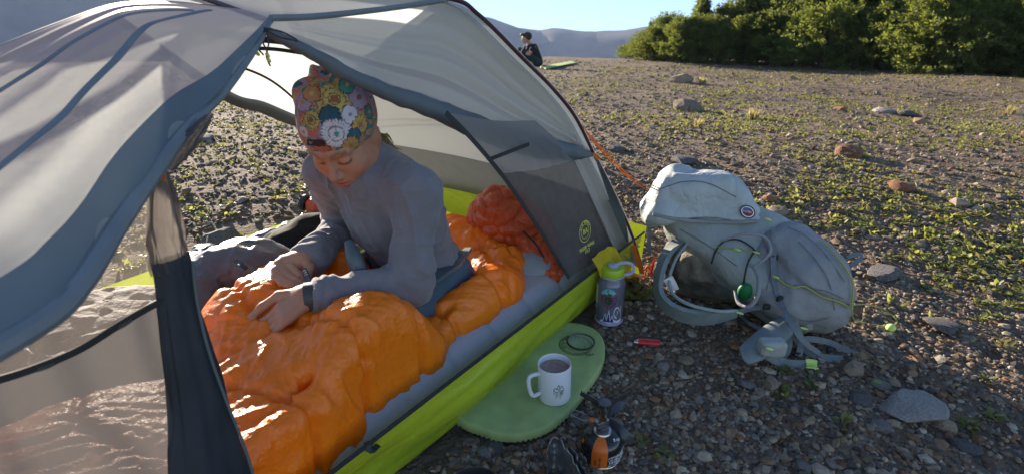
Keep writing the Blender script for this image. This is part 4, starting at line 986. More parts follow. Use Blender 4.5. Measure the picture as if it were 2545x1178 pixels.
mk('zip_pull', *tube([UZ(598, 640, .17), UZ(612, 634, .175), UZ(622, 638, .17)], .006, 10, 8), M('pink_cord', (.45, .03, .05), rough=.6), bjk)
gp = [UZ(700, 690, .21), UZ(650, 665, .24), UZ(590, 665, .24), UZ(530, 700, .22), UZ(490, 760, .19), UZ(470, 830, .16)]
def gd(P):
    C = spline(gp, 16).astype(np.float32); d = None
    for i in range(15): c = cone(P, C[i], C[i + 1], .062, .062); d = c if d is None else smin(d, c, .02)
    Q = P @ TM; return d - .012 * np.abs(np.sin((Q[:, 1] - .6 * Q[:, 0]) * 26)) ** .5
gq = thing('quilted_garment', 'grey quilted down garment folded beside the orange bag', 'clothing', gp[2] - [0, 0, .2])
mk('quilted_tube', *cloth(sdf_mesh(gd, np.min(gp, 0) - .12, np.max(gp, 0) + .12, .009, band=2.6), lambda P: fold(P, 24, .005, 4) + fold(P, 50, .002, 9), 1, 1), M('grey_down', (.10, .095, .105), rough=.42, var=.12, scale=14, spec=.4, bump=.2, bscale=40), gq)
mk('belt_loop', *ribbon([UZ(585, 648, .30), UZ(598, 655, .305), UZ(612, 668, .30)], .012, 12, up=(0, -.4, 1)), m_black, gq)
def pk(P): return ell(P, UZ(492, 680, .15), (.07, .07, .07), TM) - .006 * ridge(P, 22, 4)
ps = thing('purple_sack', 'purple stuff sack half hidden behind the dark door column', 'stuff sack', UZ(492, 680, .06))
mk('sack_body', *sdf_mesh(pk, UZ(492, 680, .15) - .12, UZ(492, 680, .15) + .12, .006), M('purple_nylon', (.06, .03, .16), rough=.45, var=.2), ps)
mk('sack_cord', *tube([UZ(480, 660, .22), UZ(490, 655, .22), UZ(500, 664, .22)], .003, 8, 6), m_black, ps)
ob_ = UZ(793, 512, .2)
oj = thing('orange_sack', 'small orange stuff sack with black end behind the sitting person', 'stuff sack', ob_ - [0, 0, .06])
mk('sack_body', *sdf_mesh(lambda P: ell(P, ob_, (.05, .05, .045), TM) - .003 * ridge(P, 30, 2), ob_ - .09, ob_ + .09, .005), m_jack, oj)
mk('sack_end', *lathe([(0, 0), (.03, 0), (.034, .01), (.03, .02), (0, .024)], 20, ob_ + [-.045, .0, .01], (-1, .2, .3)), m_black, oj)

def sbd(P):
    d = None
    for a, b, ra, rb, rz in ((.95, 1.35, .26, .25, .12), (.92, 1.7, .28, .28, .13), (.95, 2.05, .26, .26, .12)):
        c = te(P, a, b, .06, ra, rb, rz); d = c if d is None else smin(d, c, .08)
    return np.maximum(d, .012 - P[:, 2])
sb0 = T(.95, 1.7, .06); sb = thing('sleeping_bag', 'purple grey sleeping bag behind the netting at the foot end', 'sleeping bag', T(.95, 1.7, .01))
mk('shell', *cloth(sdf_mesh(sbd, sb0 - [.75, .75, .06], sb0 + [.75, .75, .2], .012), lambda P: puff(P, 7, .02, 9, 4) + fold(P, 22, .005, 3), 1, 2), M('purple_grey_nylon', (.035, .028, .042), rough=.75, var=.1, spec=.15, crump=(24, .3, .008)), sb)
mk('zip', *tube([T(.72, 1.2, .16), T(.70, 1.6, .17), T(.72, 2.0, .16)], .004, 30, 6), m_black, sb)
# ================================================================== BACKPACK AND ITS BOULDER
def onG(px, py, dz=0.0):
    p = UZ(px, py, 0.0)
    for _ in range(4): p = UZ(px, py, gz(p[0], p[1]) + dz)
    return p
bc_ = onG(1752, 735); bco = bc_ + [.0, .06, .10]
def boul_d(P):
    d = ell(P, bco, (.135, .13, .125)); d = smin(d, ell(P, bco + np.array([.06, .0, -.04]), (.12, .12, .10)), .05)
    return d - .022 * fbm(P, 8, 3, 6) - .010 * ridge(P, 16, 3) - .004 * noise(P, 60, 9)
m_rockd = M('lichen_boulder', (.10, .085, .07), rough=.95, var=.5, scale=22, detail=8, bump=.6, bscale=60, bdist=.01, col2=(.24, .20, .15))
tag(mk('boulder', *sdf_mesh(boul_d, bco - .27, bco + .27, .0075), m_rockd, loc=bc_), 'dark rough boulder propping up the grey backpack', 'boulder')
m_pk = M('sage_ripstop', (.30, .32, .30), rough=.55, var=.06, scale=9, spec=.35, crump=(11, .3, .008))
m_pkd = M('grey_stretch_mesh', (.235, .235, .24), rough=.8, var=.08, scale=30, crump=(10, .3, .008))
m_pkl = M('pale_lid_fabric', (.36, .385, .38), rough=.45, var=.05, scale=9, spec=.4, crump=(8, .35, .012))
m_web = M('grey_webbing', (.14, .155, .17), rough=.7, var=.12, scale=60, bump=.15, bscale=300, bdist=.001)
m_foam = M('strap_foam', (.17, .20, .20), rough=.8, var=.1, scale=40)
m_neon = M('neon_green_cord', (.50, .66, .16), rough=.6, var=.1)
m_olive = M('olive_cord', (.30, .33, .07), rough=.7, var=.15)
pack = thing('backpack', 'large sage grey hiking backpack slumped against a dark boulder', 'backpack', onG(1960, 800))
PA = [UT(1720, 530, 1.93), UT(1800, 590, 1.87), UT(1890, 660, 1.80), UT(1975, 715, 1.74), UT(2020, 745, 1.72)]
def wrk(P, s=1.0): return 0.0
def pkf(s=1.0, sd=0): return lambda P: s * (fold(P, 4.5, .015, 5 + sd, (1, .8, .6), 1.0, 1.2) + fold(P, 9, .008, 8 + sd, (.6, 1, 1), 1.0, 1.2) + fold(P, 22, .002, 18 + sd, (1, .6, 1), 1.0, 1.5) - .03 * np.clip(voro(P, 5, 3 + sd)[0] - .4, 0, .4) - .006)
pax = PA[4] - PA[0]; pax /= np.linalg.norm(pax); pvn = CAM - PA[2]; pvn -= pax * (pvn @ pax); pvn /= np.linalg.norm(pvn); pan = R(-28)
psd = np.cross(pax, pvn); pn1 = pvn * math.cos(pan) + psd * math.sin(pan); pn2 = np.cross(pax, pn1); PM = np.stack([pax, pn1, pn2], 1)
def pbody(P):
    q = (P - ((PA[0] + PA[4]) / 2).astype(np.float32)) @ PM.astype(np.float32); tt = np.clip(q[:, 0] / .25, -1, 1); k_ = 1 - .16 * np.maximum(-tt, 0) - .10 * np.maximum(tt, 0) ** 3
    q2 = q.copy(); q2[:, 1] /= k_; q2[:, 2] /= k_
    d = rbox(q2, (0, 0, 0), (.285, .105, .135), .06)
    return d * .9
lo = np.min(PA, 0) - .2; hi = np.max(PA, 0) + .2
Vbd, Fbd = cloth(sdf_mesh(pbody, lo, hi, .009), pkf(1.0), 1, 2); mk('main_body', Vbd, Fbd, m_pk, pack)
# stretch front pocket hugging the lower right of the body
def ppock(P):
    d = cone(P, UT(1935, 640, 1.775), UT(2005, 715, 1.70), .112, .118); d = smin(d, cone(P, UT(2005, 715, 1.70), UT(2030, 752, 1.685), .112, .085), .04)
    d = smin(d, cone(P, UT(1915, 600, 1.83), UT(1960, 650, 1.77), .07, .10), .04)
    d = smin(d, cone(P, UT(1905, 720, 1.70), UT(1960, 765, 1.665), .05, .06), .05)
    return d - wrk(P, 1.3) + .009 * np.exp(-(((P - UT(2000, 715, 1.6).astype(np.float32)) @ np.array([.35, -.2, .9], np.float32)) / .010) ** 2)
Vpk, Fpk = cloth(sdf_mesh(ppock, lo, hi, .009), pkf(1.0, 9), 1, 2); mk('front_pocket', Vpk, Fpk, m_pkd, pack)
LMx = np.stack([np.array([.985, -.17, 0]), np.array([.17, .985, 0]), np.array([0, 0, 1.0])], 1).astype(np.float32)
def plid(P):
    q = (P - UT(1748, 500, 1.87).astype(np.float32)) @ LMx
    q2 = q.copy(); w_ = 1 - .38 * np.clip((q[:, 2] + .02) / .12, 0, 1); q2[:, 0] = (q[:, 0] + .22 * np.clip(q[:, 2], 0, .2)) / w_; q2[:, 1] /= w_
    d = rbox(q2, (0, 0, 0), (.185, .12, .105), .055) * .85
    d = smin(d, cone(P, UT(1800, 515, 1.83), UT(1872, 540, 1.785), .045, .026), .05); d = smin(d, cone(P, UT(1650, 510, 1.89), UT(1618, 508, 1.91), .04, .024), .04)
    n = np.array([0.03, -.35, -.94], np.float32); c = UT(1750, 556, 1.80).astype(np.float32)
    return smax(d, (P - c) @ n, .02)
c_ = UT(1745, 490, 1.88)
apx = UT(1712, 405, 1.95)
def lidf(P):
    q = P - apx; th = np.arctan2(q @ np.array([0, -.5, -.85]), q[:, 0]); r = np.linalg.norm(q, axis=1)
    return (.004 * noise(np.stack([th * 3.2, r * 4, 0 * r], -1), 1.0, 3)) * np.clip(r / .06, .2, 1) - .05 * np.clip(voro(P, 6, 11)[0] - .32, 0, .4) + fold(P, 5, .012, 9, (1, 1, .7), 1.0, 1.2) + fold(P, 13, .004, 19, (1, .7, 1), 1.0, 1.2)
Vl, Fl = cloth(sdf_mesh(plid, c_ - [.28, .22, .2], c_ + [.28, .22, .2], .008), lidf, 1, 2)
lid = mk('lid', Vl, Fl, m_pkl, pack)
def surf(V):
    q = V - CAM; dp = q[:, 1] * cp - q[:, 2] * sp; up = q[:, 1] * sp + q[:, 2] * cp; return W0 / 2 + FPX * q[:, 0] / dp, H0 / 2 - FPX * up / dp, np.linalg.norm(q, axis=1)
PV = np.vstack([Vbd, Vpk, Vl]); SX, SY, SD = surf(PV)
def snap(px, py, off=.004, rad=9):
    i = np.where(np.hypot(SX - px, SY - py) < rad)[0]
    if not len(i): return None
    v = PV[i[np.argmin(SD[i])]]; d = ray(px, py); t = ((v - CAM) @ d) / (d @ d); p_ = CAM + d * t; return p_ - d / np.linalg.norm(d) * off
def SN(px, py, t, off=.004):
    s = snap(px, py, off); return UT(px, py, t) if s is None else s
mk('lid_hem', *tube([SN(1622, 532, 1.86, .001), SN(1680, 545, 1.79, .001), SN(1760, 552, 1.755, .001), SN(1830, 553, 1.745, .001), SN(1880, 550, 1.77, .001)], .006, 40, 8), m_pkd, lid)
# oval patch
pc_ = SN(1858, 527, 1.735, .006); cu_ = SN(1872, 533, 1.742) - SN(1842, 527, 1.728); cu_ /= np.linalg.norm(cu_); cv_ = SN(1852, 510, 1.75) - SN(1858, 542, 1.73); cv_ -= cu_ * (cu_ @ cv_); cv_ /= np.linalg.norm(cv_); cn_ = np.cross(cu_, cv_)
def disc(c, rx, ry, n=36, ang=0.0, lift=0.0, a0=0, a1=2 * math.pi):
    th = np.linspace(a0, a1, n); e = np.cos(th)[:, None] * rx; g = np.sin(th)[:, None] * ry
    ca, sa = math.cos(ang), math.sin(ang); Vd = c + lift * cn_ + (e * ca - g * sa) * cu_ + (e * sa + g * ca) * cv_
    Vd = np.vstack([Vd, [c + lift * cn_]]); return Vd, [(i, i + 1, n) for i in range(n - 1)]
m_nv = M('navy_patch', (.012, .014, .035), rough=.7); m_wh = M('white_print', (.72, .72, .74), rough=.6, var=.03); m_rd = M('dark_red_print', (.22, .015, .02), rough=.6); m_bl = M('blue_print', (.05, .12, .36), rough=.6)
pt_ = mk('patch', *disc(pc_, .0235, .0195, ang=-.3), m_nv, pack, smooth=False)
mk('patch_ring', *disc(pc_, .020, .016, ang=-.3, lift=.0008), m_wh, pt_, smooth=False)
mk('patch_field', *disc(pc_, .0165, .0128, ang=-.3, lift=.0014), m_rd, pt_, smooth=False)
mk('patch_sky', *disc(pc_ - cu_ * .004 + cv_ * .004, .012, .0085, ang=-.3, lift=.0019, a0=.2, a1=3.6), m_bl, pt_, smooth=False)
text_obj('patch_letters', 'AGNES', pc_ - cu_ * .002, cu_, cv_, .0085, m_wh, pt_, off=.0026)
# side pocket with rim and green lining
mk('pocket_lining', *sdf_mesh(lambda P: ell(P, UT(1852, 724, 1.695), (.024, .016, .028)), UT(1852, 724, 1.695) - .06, UT(1852, 724, 1.695) + .06, .004), M('green_lining', (.0, .13, .035), rough=.6), pack)
mk('pocket_rim', *tube([UT(1865, 655, 1.66), UT(1885, 690, 1.62), UT(1882, 735, 1.60), UT(1860, 762, 1.61), UT(1835, 752, 1.64), UT(1825, 722, 1.67)], [.003, .006, .007, .006, .005, .003], 40, 10), m_pkd, pack)
mk('pocket_rim', *tube([UT(1790, 600, 1.70), UT(1850, 582, 1.67), UT(1900, 590, 1.66), UT(1915, 625, 1.63), UT(1885, 655, 1.63), UT(1860, 662, 1.65)], [.003, .004, .005, .005, .004, .003], 40, 10), m_pkd, pack)
# shoulder strap (padded)
def padstrap(pts, w, th, up, name, mat=m_foam):
    C = spline(pts, 40); return mk(name, *ribbon(pts, w, 40, up=up, th=th), mat, pack)
ss = [UT(1700, 592, 1.86), UT(1660, 625, 1.80), UT(1640, 680, 1.74), UT(1640, 735, 1.69), UT(1680, 775, 1.65), UT(1750, 790, 1.64), UT(1830, 778, 1.66)]
mk('shoulder_strap', *ribbon(ss, [.036, .040, .046, .052, .056, .050, .022], 50, up=np.array([(-.5, -.6, .6), (-.8, -.5, .3), (-.9, -.4, 0), (-.7, -.5, -.3), (-.2, -.8, -.2), (0, -.9, 0), (0, -.9, 0)]), th=.014), m_foam, pack)
mk('strap_piping', *tube([UT(1712, 600, 1.83), UT(1682, 640, 1.77), UT(1664, 690, 1.71), UT(1672, 728, 1.67), UT(1710, 755, 1.63), UT(1780, 772, 1.62), UT(1832, 772, 1.65)], .005, 50, 8), M('pale_piping', (.26, .30, .28), rough=.7), pack)
m_tagw = M('white_tag', (.6, .6, .6), rough=.6)
mk('care_tag', *ribbon([UT(1660, 690, 1.70), UT(1668, 705, 1.70), UT(1676, 722, 1.70)], .03, 10, up=(-.3, -.9, .2)), m_tagw, pack)
# hip belt wing
hb_ = refine([[UT(1955, 778, 1.66), UT(1905, 805, 1.60), UT(1862, 838, 1.56), UT(1838, 862, 1.53)], [UT(1968, 800, 1.62), UT(1925, 838, 1.56), UT(1880, 868, 1.52), UT(1846, 888, 1.50)], [UT(1970, 830, 1.58), UT(1935, 865, 1.53), UT(1895, 892, 1.50), UT(1860, 903, 1.49)]], 14, 26)
edge = np.sin(np.pi * np.linspace(0, 1, 14))[:, None] ** .5 * np.sin(np.pi * np.clip(np.linspace(.12, 1.08, 26), 0, 1))[None, :] ** .4
n_ = normals(hb_); sg = -1 if n_[7, 13] @ (CAM - hb_[7, 13]) < 0 else 1
A_ = hb_ + sg * n_ * (.010 * edge)[:, :, None]; B_ = hb_ - sg * n_ * .006
Vb_, Fb_ = slab(hb_, .001); k_ = 14 * 26; Vb_[:k_] = A_.reshape(-1, 3); Vb_[k_:] = B_.reshape(-1, 3)
mk('hip_belt', Vb_, Fb_, m_foam, pack)
mk('hip_belt_pocket', *sdf_mesh(lambda P: rbox(P, UT(1918, 862, 1.50), (.035, .02, .022), .012) - .003 * ridge(P, 30, 2), UT(1918, 862, 1.50) - .06, UT(1918, 862, 1.50) + .06, .004), m_pk, pack)
gl = lambda px, py, dz=.006: onG(px, py, dz)
for pts, w in (([SN(1925, 565, 1.77), SN(1922, 620, 1.70), SN(1924, 690, 1.63), SN(1938, 745, 1.58), UT(1965, 800, 1.55), UT(2000, 850, 1.54), gl(2040, 880)], .016),
               ([UT(1955, 800, 1.60), gl(1985, 850, .03), gl(2020, 880, .01), gl(2060, 890), gl(2095, 893)], .022),
               ([gl(1985, 850, .03), gl(2010, 842, .03), gl(2060, 850, .02), gl(2100, 868, .01), gl(2142, 885)], .018),
               ([UT(1890, 870, 1.49), gl(1930, 895, .02), gl(1970, 905, .01), gl(2010, 905, .008)], .026),
               ([UT(1945, 800, 1.58), gl(1960, 850, .04), gl(1945, 885, .015), gl(1915, 900, .01)], .022),
               ([UT(1975, 800, 1.58), gl(1992, 845, .05), gl(1985, 885, .012)], .018),
               ([UT(1832, 776, 1.66), UT(1870, 766, 1.68), UT(1905, 762, 1.68)], .014),
               ([UT(1838, 780, 1.66), gl(1858, 800, .02), gl(1890, 818, .006)], .012),
               ([UT(1612, 520, 1.90), UT(1613, 570, 1.92), UT(1613, 635, 1.95)], .014),
               ([UT(2105, 640, 1.66), UT(2120, 634, 1.66), UT(2138, 632, 1.66), UT(2138, 645, 1.66), UT(2122, 655, 1.66), UT(2102, 668, 1.66)], .012)):
    mk('webbing_strap', *ribbon(pts, w, 36, up=(-.15, -.75, .65), th=.0022), m_web, pack)
mk('strap_end', *ribbon([gl(2005, 905, .010), gl(2018, 905, .010), gl(2030, 908, .008)], .03, 8, up=(-.15, -.6, .75)), m_neon, pack)
for k in range(5): mk('strap_fringe', *tube([gl(2004, 896 + 4 * k, .012), gl(2022 + 3 * k, 895 + 5 * k, .010)], .0022, 6, 6), m_neon, pack)
def cord(pts, r, mat, name='cord'): return mk(name, *tube(pts, r, 60, 6), mat, pack)
cord([SN(1768, 655, 1.66), SN(1778, 625, 1.66), SN(1800, 600, 1.655), SN(1835, 596, 1.645), SN(1865, 612, 1.625), SN(1878, 625, 1.615)], .0028, m_cord)
cord([SN(1876, 622, 1.615), SN(1860, 650, 1.61), SN(1850, 690, 1.605), SN(1845, 745, 1.60)], .0028, m_cord)
cord([SN(1780, 612, 1.655), SN(1812, 618, 1.64), SN(1850, 622, 1.63), SN(1880, 628, 1.61)], .0022, m_olive)
cord([SN(1930, 690, 1.60), SN(1965, 712, 1.56), SN(2000, 712, 1.545), SN(2040, 735, 1.545), SN(2085, 750, 1.56), SN(2115, 765, 1.60)], .0024, m_olive)
cord([SN(2045, 600, 1.70), SN(2090, 650, 1.64), SN(2118, 700, 1.62), SN(2118, 750, 1.62), SN(2120, 790, 1.62), gl(2140, 800, .01), gl(2180, 808, .006), gl(2212, 812, .006)], .0024, m_olive)
cord([SN(2112, 758, 1.60), gl(2150, 756, .03), gl(2195, 768, .01), gl(2228, 795, .006), gl(2222, 808, .006), gl(2212, 812, .006)], .0024, m_olive)
for x, y, t in ((1832, 620, 1.635), (1880, 627, 1.608), (1927, 688, 1.595), (1838, 777, 1.645), (1912, 866, 1.465), (1997, 815, 1.54), (1908, 545, 1.755)):
    mk('cord_lock', *tube([SN(x - 8, y - 2, t, .006), SN(x, y, t, .007), SN(x + 9, y + 3, t, .006)], [.002, .004, .0025], 10, 8), m_neon, pack)
for pts in ([(1985, 600), (2030, 650), (2060, 700), (2075, 770)], [(1960, 565), (2000, 585), (2050, 630), (2100, 700)], [(1950, 700), (2000, 716), (2050, 722), (2098, 742)], [(1690, 570), (1760, 610), (1830, 660)], [(1900, 600), (1915, 660), (1905, 720)], [(1640, 470), (1700, 452), (1760, 456), (1830, 490)], [(1960, 780), (2010, 800), (2060, 790)]):
    cord([SN(x, y, 1.7, .0005) for x, y in pts], .0015, M('seam_thread', (.15, .155, .16), rough=.8), 'stitched_seam')
for x, y, a_ in ((1924, 640, .1), (1938, 742, .4), (1905, 762, .0), (2062, 868, .2), (1985, 880, .3)):
    c_b = SN(x, y, 1.6, .006); mk('buckle', *box(c_b if y < 800 else gl(x, y, .014), (.020, .010, .016), rotz(a_), .003), m_black, pack)
gk = gl(2214, 814, .012)
mk('cord_knot', *sdf_mesh(lambda P: np.abs(ell(P, gk, (.011, .011, .010))) - .003, gk - .025, gk + .025, .003), m_neon, pack)

# ================================================================== WATER BOTTLE
b0 = onG(1512, 797, 0.0) ; bax = Vector((-.0, .03, 1)).normalized()
bt = thing('water_bottle', 'grey translucent water bottle with lime cap and stickers by the tent corner', 'bottle', b0)
m_bt = M('grey_plastic', (.20, .195, .26), rough=.18, var=.03, spec=.6, coat=.5, trans=.35, tcol=(.32, .31, .42))
m_btl = M('lilac_plastic', (.36, .36, .56), rough=.3, var=.03)
mk('bottle_body', *lathe([(0, .004), (.034, .001), (.041, .004), (.0445, .012), (.0445, .136), (.0425, .148), (.036, .158), (.0335, .163), (.0335, .178), (0, .178)], 56, b0, bax), m_bt, bt)
mk('base_ring', *lathe([(.038, .002), (.0452, .008), (.0455, .016), (.0447, .019)], 56, b0, bax, False), m_btl, bt)
mk('neck_ring', *lathe([(.0335, .1645), (.0375, .166), (.0375, .169), (.0335, .1705)], 56, b0, bax, False), m_btl, bt)
mk('cap', *lathe([(0, .170), (.0365, .170), (.0375, .172), (.0375, .192), (.0345, .1965), (0, .198)], 56, b0, bax), M('lime_cap', (.34, .46, .02), rough=.4, var=.04, spec=.5), bt)
mk('cap_loop', *join(lathe([(0, .1978), (.016, .1978), (.016, .201), (.013, .2035), (0, .2045)], 32, b0 + [0.001, 0, 0], bax),
     ribbon([b0 + [.005, 0, .203], b0 + [.03, -.002, .213], b0 + [.055, -.004, .210], b0 + [.064, -.005, .19], b0 + [.055, -.004, .176], b0 + [.034, -.002, .171]], .009, 30, up=(0, -1, .2), th=.003)), m_btl, bt)
# wrapped sticker scene, painted point by point
ca = math.atan2(-b0[1], -b0[0])
def wrap(name, a0, a1, z0, z1, fn, r=.0449, n=90, m=90, mask=None):
    A, Z = np.meshgrid(np.linspace(a0, a1, n) + ca, np.linspace(z0, z1, m), indexing='ij')
    q = np.stack([r * np.cos(A), r * np.sin(A), Z], -1).reshape(-1, 3); Mq = np.array(Vector((0, 0, 1)).rotation_difference(bax).to_matrix())
    x = np.linspace(-1, 1, n)[:, None] + 0 * Z; y = np.linspace(-1, 1, m)[None, :] + 0 * A
    c, keep = fn(x.ravel(), y.ravel()); F_ = gridf(n, m); F_ = F_[keep[F_].all(1)]
    return mk(name, q @ Mq.T + b0, F_, M('sticker_ink', (1, 1, 1), rough=.35, var=.02, attr=True), bt, cols=c)
def scen(x, y):
    P = np.stack([x * 3, y * 3, 0 * x], -1); c = np.tile([.03, .045, .035], (len(x), 1)); nzv = noise(P, 3.5, 3); nz2 = noise(P, 8, 9)
    sk_ = (y > .45 + .15 * noise(P, 1.2, 5)); c[sk_] = (.16, .42, .50); c[(y > .15) & ~sk_ & (nzv > -.1)] = (.16, .12, .09)
    fl = (nz2 > .25) & (np.hypot(x, y * .9 + .1) > .45) & (y < .35); c[fl] = (.36, .08, .34); fl2 = (nz2 < -.45) & (y < .2); c[fl2] = (.10, .14, .05)
    c[(np.abs(np.hypot(x + .05, y - .72) - .11) < .045) & (x < .03)] = (.03, .05, .09)
    return c, np.hypot(x, y) < 1 + .05 * nz2
wrap('sticker', -.10 - .62, -.10 + .62, .070, .140, scen)
def art(x, y):
    wh = np.zeros(len(x), bool); P = np.stack([x, y, 0 * x], -1)
    for cx, h in ((-.55, .1), (-.25, .55), (.05, -.05)):
        tri = np.abs(x - cx) * 5.2 + (y + .85) / (h + .85) - 1; wh |= (np.abs(tri) < .16) & (y > -.9)
    e = np.hypot((x - .45) / .26, (y - .25) / .62); wh |= (np.abs(e - 1) < .16) & ((x < .5) | (y > .3)); wh |= (np.abs(x - .45 - .10 * np.sin(y * 7)) < .04) & (y > -.5) & (y < .5)
    wh |= (np.abs(x - .86) < .04) & (y > -.5); wh |= (y < -.62 + .08 * np.sin(x * 9)) & (y > -.95 + .05 * np.sin(x * 7))
    c = np.tile([.62, .64, .74], (len(x), 1)); tr = np.zeros(len(x), bool)
    for cx, h in ((-.55, .0), (-.25, .45), (.05, -.1)): tr |= (np.abs(x - cx) * 5.2 + (y + .85) / (h + .85) - 1 < -.12) & (y > -.85)
    c[tr] = (.02, .04, .16); return c, wh | tr
wrap('sticker', -.62, 1.0, .018, .078, art, r=.0452, n=130, m=90)
def lab2(x, y):
    c = np.tile([.55, .56, .66], (len(x), 1)); c[(np.abs(x) < .35) & (np.abs((y * 6) % 2 - 1) < .3)] = (.05, .05, .08); return c, (np.abs(x) ** 6 + np.abs(y) ** 10) < 1
wrap('sticker', -1.45, -1.0, .072, .142, lab2, n=30, m=60)
def lab3(x, y):
    e = np.abs(x) ** 3 + np.abs(y) ** 3; c = np.tile([.58, .6, .68], (len(x), 1)); c[e < .45] = (.02, .02, .03); return c, e < 1
wrap('sticker', -1.4, -1.02, .022, .068, lab3, n=30, m=50)

# ================================================================== FOAM MAT, MUG, LID
ol = [(1330, 812), (1390, 800), (1445, 803), (1485, 822), (1502, 852), (1500, 890), (1480, 930), (1445, 978), (1405, 1025), (1355, 1060), (1300, 1077), (1240, 1077), (1190, 1062), (1145, 1042), (1090, 1000), (1150, 930), (1250, 860)]
rim = spline(np.array([UZ(x, y, .030) for x, y in ol] + [UZ(*ol[0], .030)]), 180)[:-1]
c0_ = rim.mean(0); nR = len(rim); outw = rim - c0_; outw /= np.linalg.norm(outw, axis=1)[:, None]
scal = .0035 * np.abs(np.sin(np.linspace(0, 2 * np.pi * 42, nR, endpoint=False)))
ringsM = []
for f, z in ((0, .030), (.5, .0305), (.85, .030), (.97, .030), (1.0, .0285)):
    p = c0_ + (rim - c0_) * f; p[:, 2] = z + .0015 * noise(p, 9, 3); ringsM.append(p)
p = rim.copy(); p[:, 2] = .020; ringsM.append(p); p = rim + outw * (scal[:, None]); p[:, 2] = .012 - scal * 1.5; ringsM.append(p); p = rim * .98 + c0_ * .02; p[:, 2] = .006; ringsM.append(p)
Gm = np.array(ringsM)
m_mat = M('green_foam', (.33, .42, .17), rough=.9, var=.13, scale=22, bump=.3, bscale=170, spec=.15, detail=8)
mat_ = thing('foam_mat', 'pale green foam sit mat under the white mug beside the tent floor', 'foam mat', c0_ - [0, 0, .03])
mk('mat_body', Gm.reshape(-1, 3), gridf(len(Gm), nR, True)[:, ::-1], m_mat, mat_)
m_ink = M('dark_green_print', (.03, .06, .03), rough=.8)
lc2 = UZ(1436, 858, .0315)
def fring(c, r, w, n=40, ry=1.0):
    th = np.linspace(0, 2 * np.pi, n, endpoint=False); e = np.stack([np.cos(th), np.sin(th) * ry, 0 * th], -1); return np.vstack([c + e * r, c + e * (r - w)]), [(i, (i + 1) % n, n + (i + 1) % n, n + i) for i in range(n)]
mk('mat_print', *join(fring(lc2 + [-.006, .002, .001], .048, .0022), fring(lc2 + [-.006, .002, .001], .042, .0015), fring(lc2 + [-.006, .002, .001], .028, .0012)), m_ink, mat_, smooth=False)
for k_, ch in enumerate('BIG AGNES'):
    th = R(200 - k_ * 16); e = np.array([math.cos(th), math.sin(th), 0]); 
    if ch != ' ': text_obj('mat_letter', ch, lc2 + [-.006, .002, .001] + e * .035, (math.sin(th), -math.cos(th), 0), e, .009, m_ink, mat_, off=.0006)
text_obj('mat_letter', 'USA', lc2 + [.03, -.045, .001], (1, .3, 0), (-.3, 1, 0), .013, m_ink, mat_, off=.0006)
g0 = UZ(1378, 985, .031)
mug = thing('mug', 'white steel camping mug full of cocoa on the green foam mat', 'mug', g0)
m_mug = M('white_enamel', (.62, .64, .70), rough=.35, var=.02, spec=.5)
axm = Vector((-.03, .02, 1)).normalized()
mk('mug_body', *lathe([(0, .001), (.036, 0), (.0395, .003), (.041, .008), (.0415, .102), (.0405, .1035), (.0388, .102), (.0385, .02), (0, .018)], 56, g0, axm), m_mug, mug)
mk('drink', *lathe([(0, .0875), (.02, .0878), (.0384, .087)], 56, g0, axm), M('cocoa', (.24, .165, .135), rough=.25, var=.4, scale=70, col2=(.34, .25, .21), detail=6), mug)
md = np.array([-.93, -.37, 0.0]); mz = np.array(axm)
hpts = [g0 + md * .040 + mz * .083, g0 + md * .060 + mz * .084, g0 + md * .070 + mz * .074, g0 + md * .067 + mz * .04, g0 + md * .058 + mz * .022, g0 + md * .040 + mz * .024]
mk('handle', *tube(hpts, .0055, 50, 10, flat=1.0, up=(.37, -.93, 0)), m_mug, mug)
def mugp(u, z): th = math.atan2(-g0[1], -g0[0]) + .28 + u; return g0 + .0418 * np.array([math.cos(th), math.sin(th), 0]) + mz * z
art_ = [[(-.32, .052), (-.2, .062), (-.12, .056), (.0, .07), (.1, .058), (.2, .066), (.32, .05)], [(-.3, .052), (-.1, .049), (.1, .053), (.3, .05)], [(-.1, .06), (0, .055), (.06, .06)], [(-.28, .05), (-.27, .04)], [(-.15, .049), (-.15, .03)], [(-.05, .049), (-.05, .036)], [(.08, .052), (.08, .028)], [(.2, .05), (.2, .034)], [(.27, .05), (.27, .04)], [(.15, .05), (.14, .04)]]
mk('mug_print', *join(*[tube([mugp(u, z) for u, z in l], .0006, 20, 4) for l in art_]), m_ink, mug)
l0 = UZ(1443, 852, .034)
lidm = thing('clear_lid', 'clear round mug lid with black gasket lying on the green foam mat', 'lid', l0)
m_clear = M('clear_plastic', (.55, .58, .5), rough=.12, var=.02, spec=.6, alpha=.12)
mk('lid_disc', *lathe([(0, .003), (.030, .003), (.036, .006), (.038, .009), (.0395, .006), (.039, .0), (.030, 0), (0, 0)], 48, l0), m_clear, lidm)
mk('gasket', *lathe([(.0375, .003), (.041, .004), (.0412, .0075), (.0385, .009), (.037, .007), (.0375, .003)], 48, l0, cap=False), M('black_rubber', (.025, .025, .022), rough=.4), lidm)

